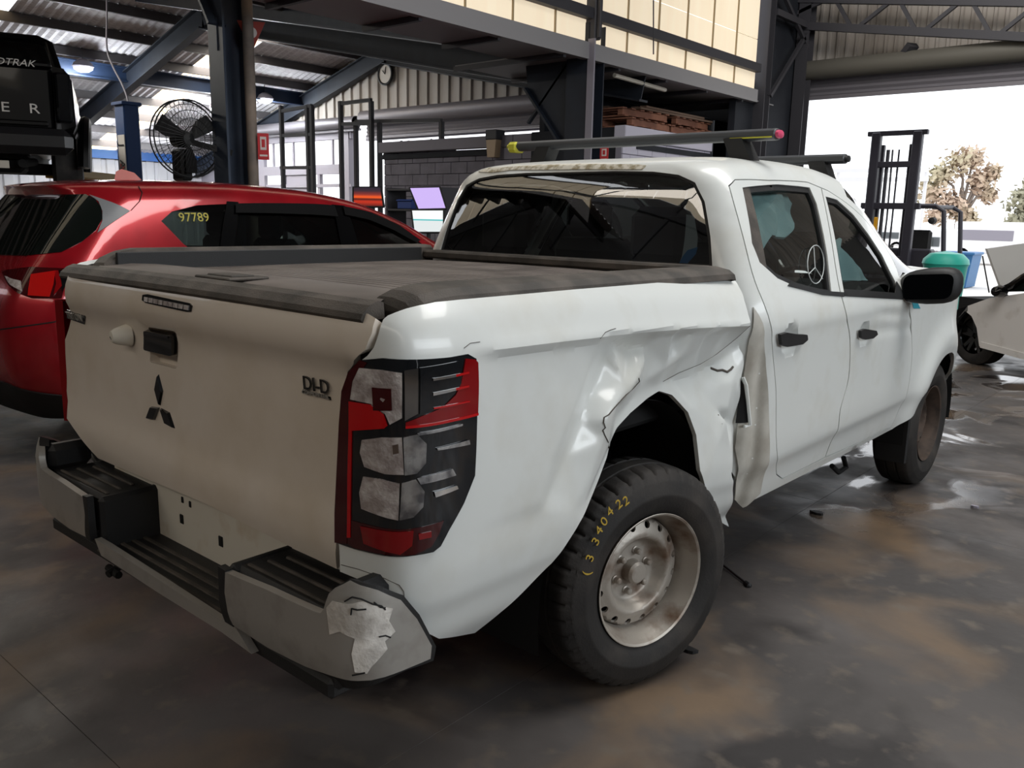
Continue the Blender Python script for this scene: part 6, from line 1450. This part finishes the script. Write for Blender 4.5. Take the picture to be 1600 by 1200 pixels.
# scrap panels heaped on the office roof
rng = random.Random(11)
SCL = ['leftmost black bent bumper scrap on the grey office roof', 'second black scrap panel from the left on the office roof', 'third scrap panel from the left on the office roof, pale edged', 'fourth scrap panel from the left on the office roof', 'fifth scrap panel from the left on the office roof, black', 'rightmost pale scrap panel on the office roof']
xl0, xr0 = onp(612, 205, 1, 9.4)[0], onp(702, 205, 1, 9.4)[0]
for k in range(6):
    c = np.array([xl0+(xr0-xl0)*(k+.5)/6, 9.4, 2.615]); m = [BLK, BLKG, STEELL, BLK, BLKG, STEELL][k]; W2 = (xr0-xl0)/6*.46; hh = .22+.12*rng.random()
    mb = MB(); V = []; n = 9
    for i in range(n):
        t = i/(n-1)
        for j in range(4):
            V.append(c+np.array([W2*(2*t-1), -.25+.16*j+.05*math.sin(5*t+k), max(0.0, hh*math.sin(PI*t)*(1-.25*abs(j-1.5))+.05*math.sin(t*11+k*2+j))]))
    mb.add(V, [(4*i+j, 4*i+j+1, 4*i+j+5, 4*i+j+4) for i in range(n-1) for j in range(3)], 0, True); o_ = len(V)
    mb.add([v+np.array([0, 0, .012]) for v in V], [(4*i+j, 4*i+j+1, 4*i+j+5, 4*i+j+4) for i in range(n-1) for j in range(3)], 0, True)
    o = mb.build('bumper_scrap', m, loc=c, fix=False); tag(o, SCL[k], 'scrap', 'scrap panels on the office roof')
# timber and pallets on the white block wall
WOOD = mat('weathered_timber', '#7c6657', .8, col2='#5f4a3d', scale=3, stretch=(1, .15, 1)); WOODR = mat('reddish_timber', '#8d5f4a', .8, col2='#6d4535', scale=3)
def pal(c, rz, lab):
    root = empty('pallet', c, lab, 'pallet'); root.rotation_euler.z = rz
    for k in range(6): mb = MB(); mb.bbox(np.array(c)+[0, -.55+.22*k, .115], (1.1, .10, .02), .003); mb.build('board', WOODR, root)
    for k in range(3): mb = MB(); mb.bbox(np.array(c)+[-.48+.48*k, 0, .06], (.09, 1.15, .09), .004); mb.build('bearer', WOODR, root)
    for k in range(3): mb = MB(); mb.bbox(np.array(c)+[0, -.5+.5*k, .01], (1.1, .10, .02), .003); mb.build('bottom_board', WOODR, root)
zt2 = 2.83
pal((-5.55, 9.1, zt2), .05, 'reddish pallet on the white block wall, left one'); pal((-5.55, 10.35, zt2), -.04, 'reddish pallet on the white block wall, right one'); pal((-5.6, 10.42, zt2+.14), .06, 'reddish pallet lying on top of the right pallet')
rng = random.Random(5)
for k in range(9):
    y0 = 8.75+.1*(k % 4)+rng.random()*.2; L_ = 1.7+rng.random()*.7; x = -5.12-.17*(k % 5); z = zt2+.29+.035*(k//5)
    mb = MB(); a = np.array([x, y0, z+.0]); b = np.array([x, y0+L_, z+.0]); mb.beam(a, b, .12, .032, b=.004); o = mb.build('plank', WOOD, loc=(a+b)/2); tag(o, 'weathered plank, %s row, %s from the outer edge of the pallet stack' % (('lower', 'upper')[k//5], ('first', 'second', 'third', 'fourth', 'fifth')[k % 5]), 'plank', 'planks on the pallet stack')
pal((-5.6, 9.06, zt2+.14), -.05, 'reddish pallet lying on top of the left pallet')
# small things on the floor
for (u, v), (u2, v2), lab in (((1126, 880), (1169, 914), 'thin black rod lying on the floor right of the rear wheel'),):
    a, b = onz(u, v, .008), onz(u2, v2, .008); mb = MB(); mb.tube([a, b], .005, 6); mb.lathe([(-.02, .0), (-.02, .012), (.01, .012), (.015, 0)], b, b-a, 8); o = mb.build('floor_rod', BLK, loc=(a+b)/2); tag(o, lab, 'rod')
def debris(u, v, s, m, lab):
    c = onz(u, v, 0); r = random.Random(int(u)); P = [c+np.array([s*math.cos(t)*r.uniform(.5, 1), s*.6*math.sin(t)*r.uniform(.5, 1), 0]) for t in np.linspace(0, 2*PI, 8, endpoint=False)]
    mb = MB(); mb.prism(P, (0, 0, 1), .012); o = mb.build('debris_scrap', m, loc=c); tag(o, lab, 'scrap')
debris(1078, 1018, .045, BLK, 'small black scrap on the floor beside the rear tyre'); debris(1278, 803, .05, BLK, 'small dark scrap on the floor under the rear door'); debris(1522, 793, .03, STEELL, 'tiny pale chip on the floor right of the truck')
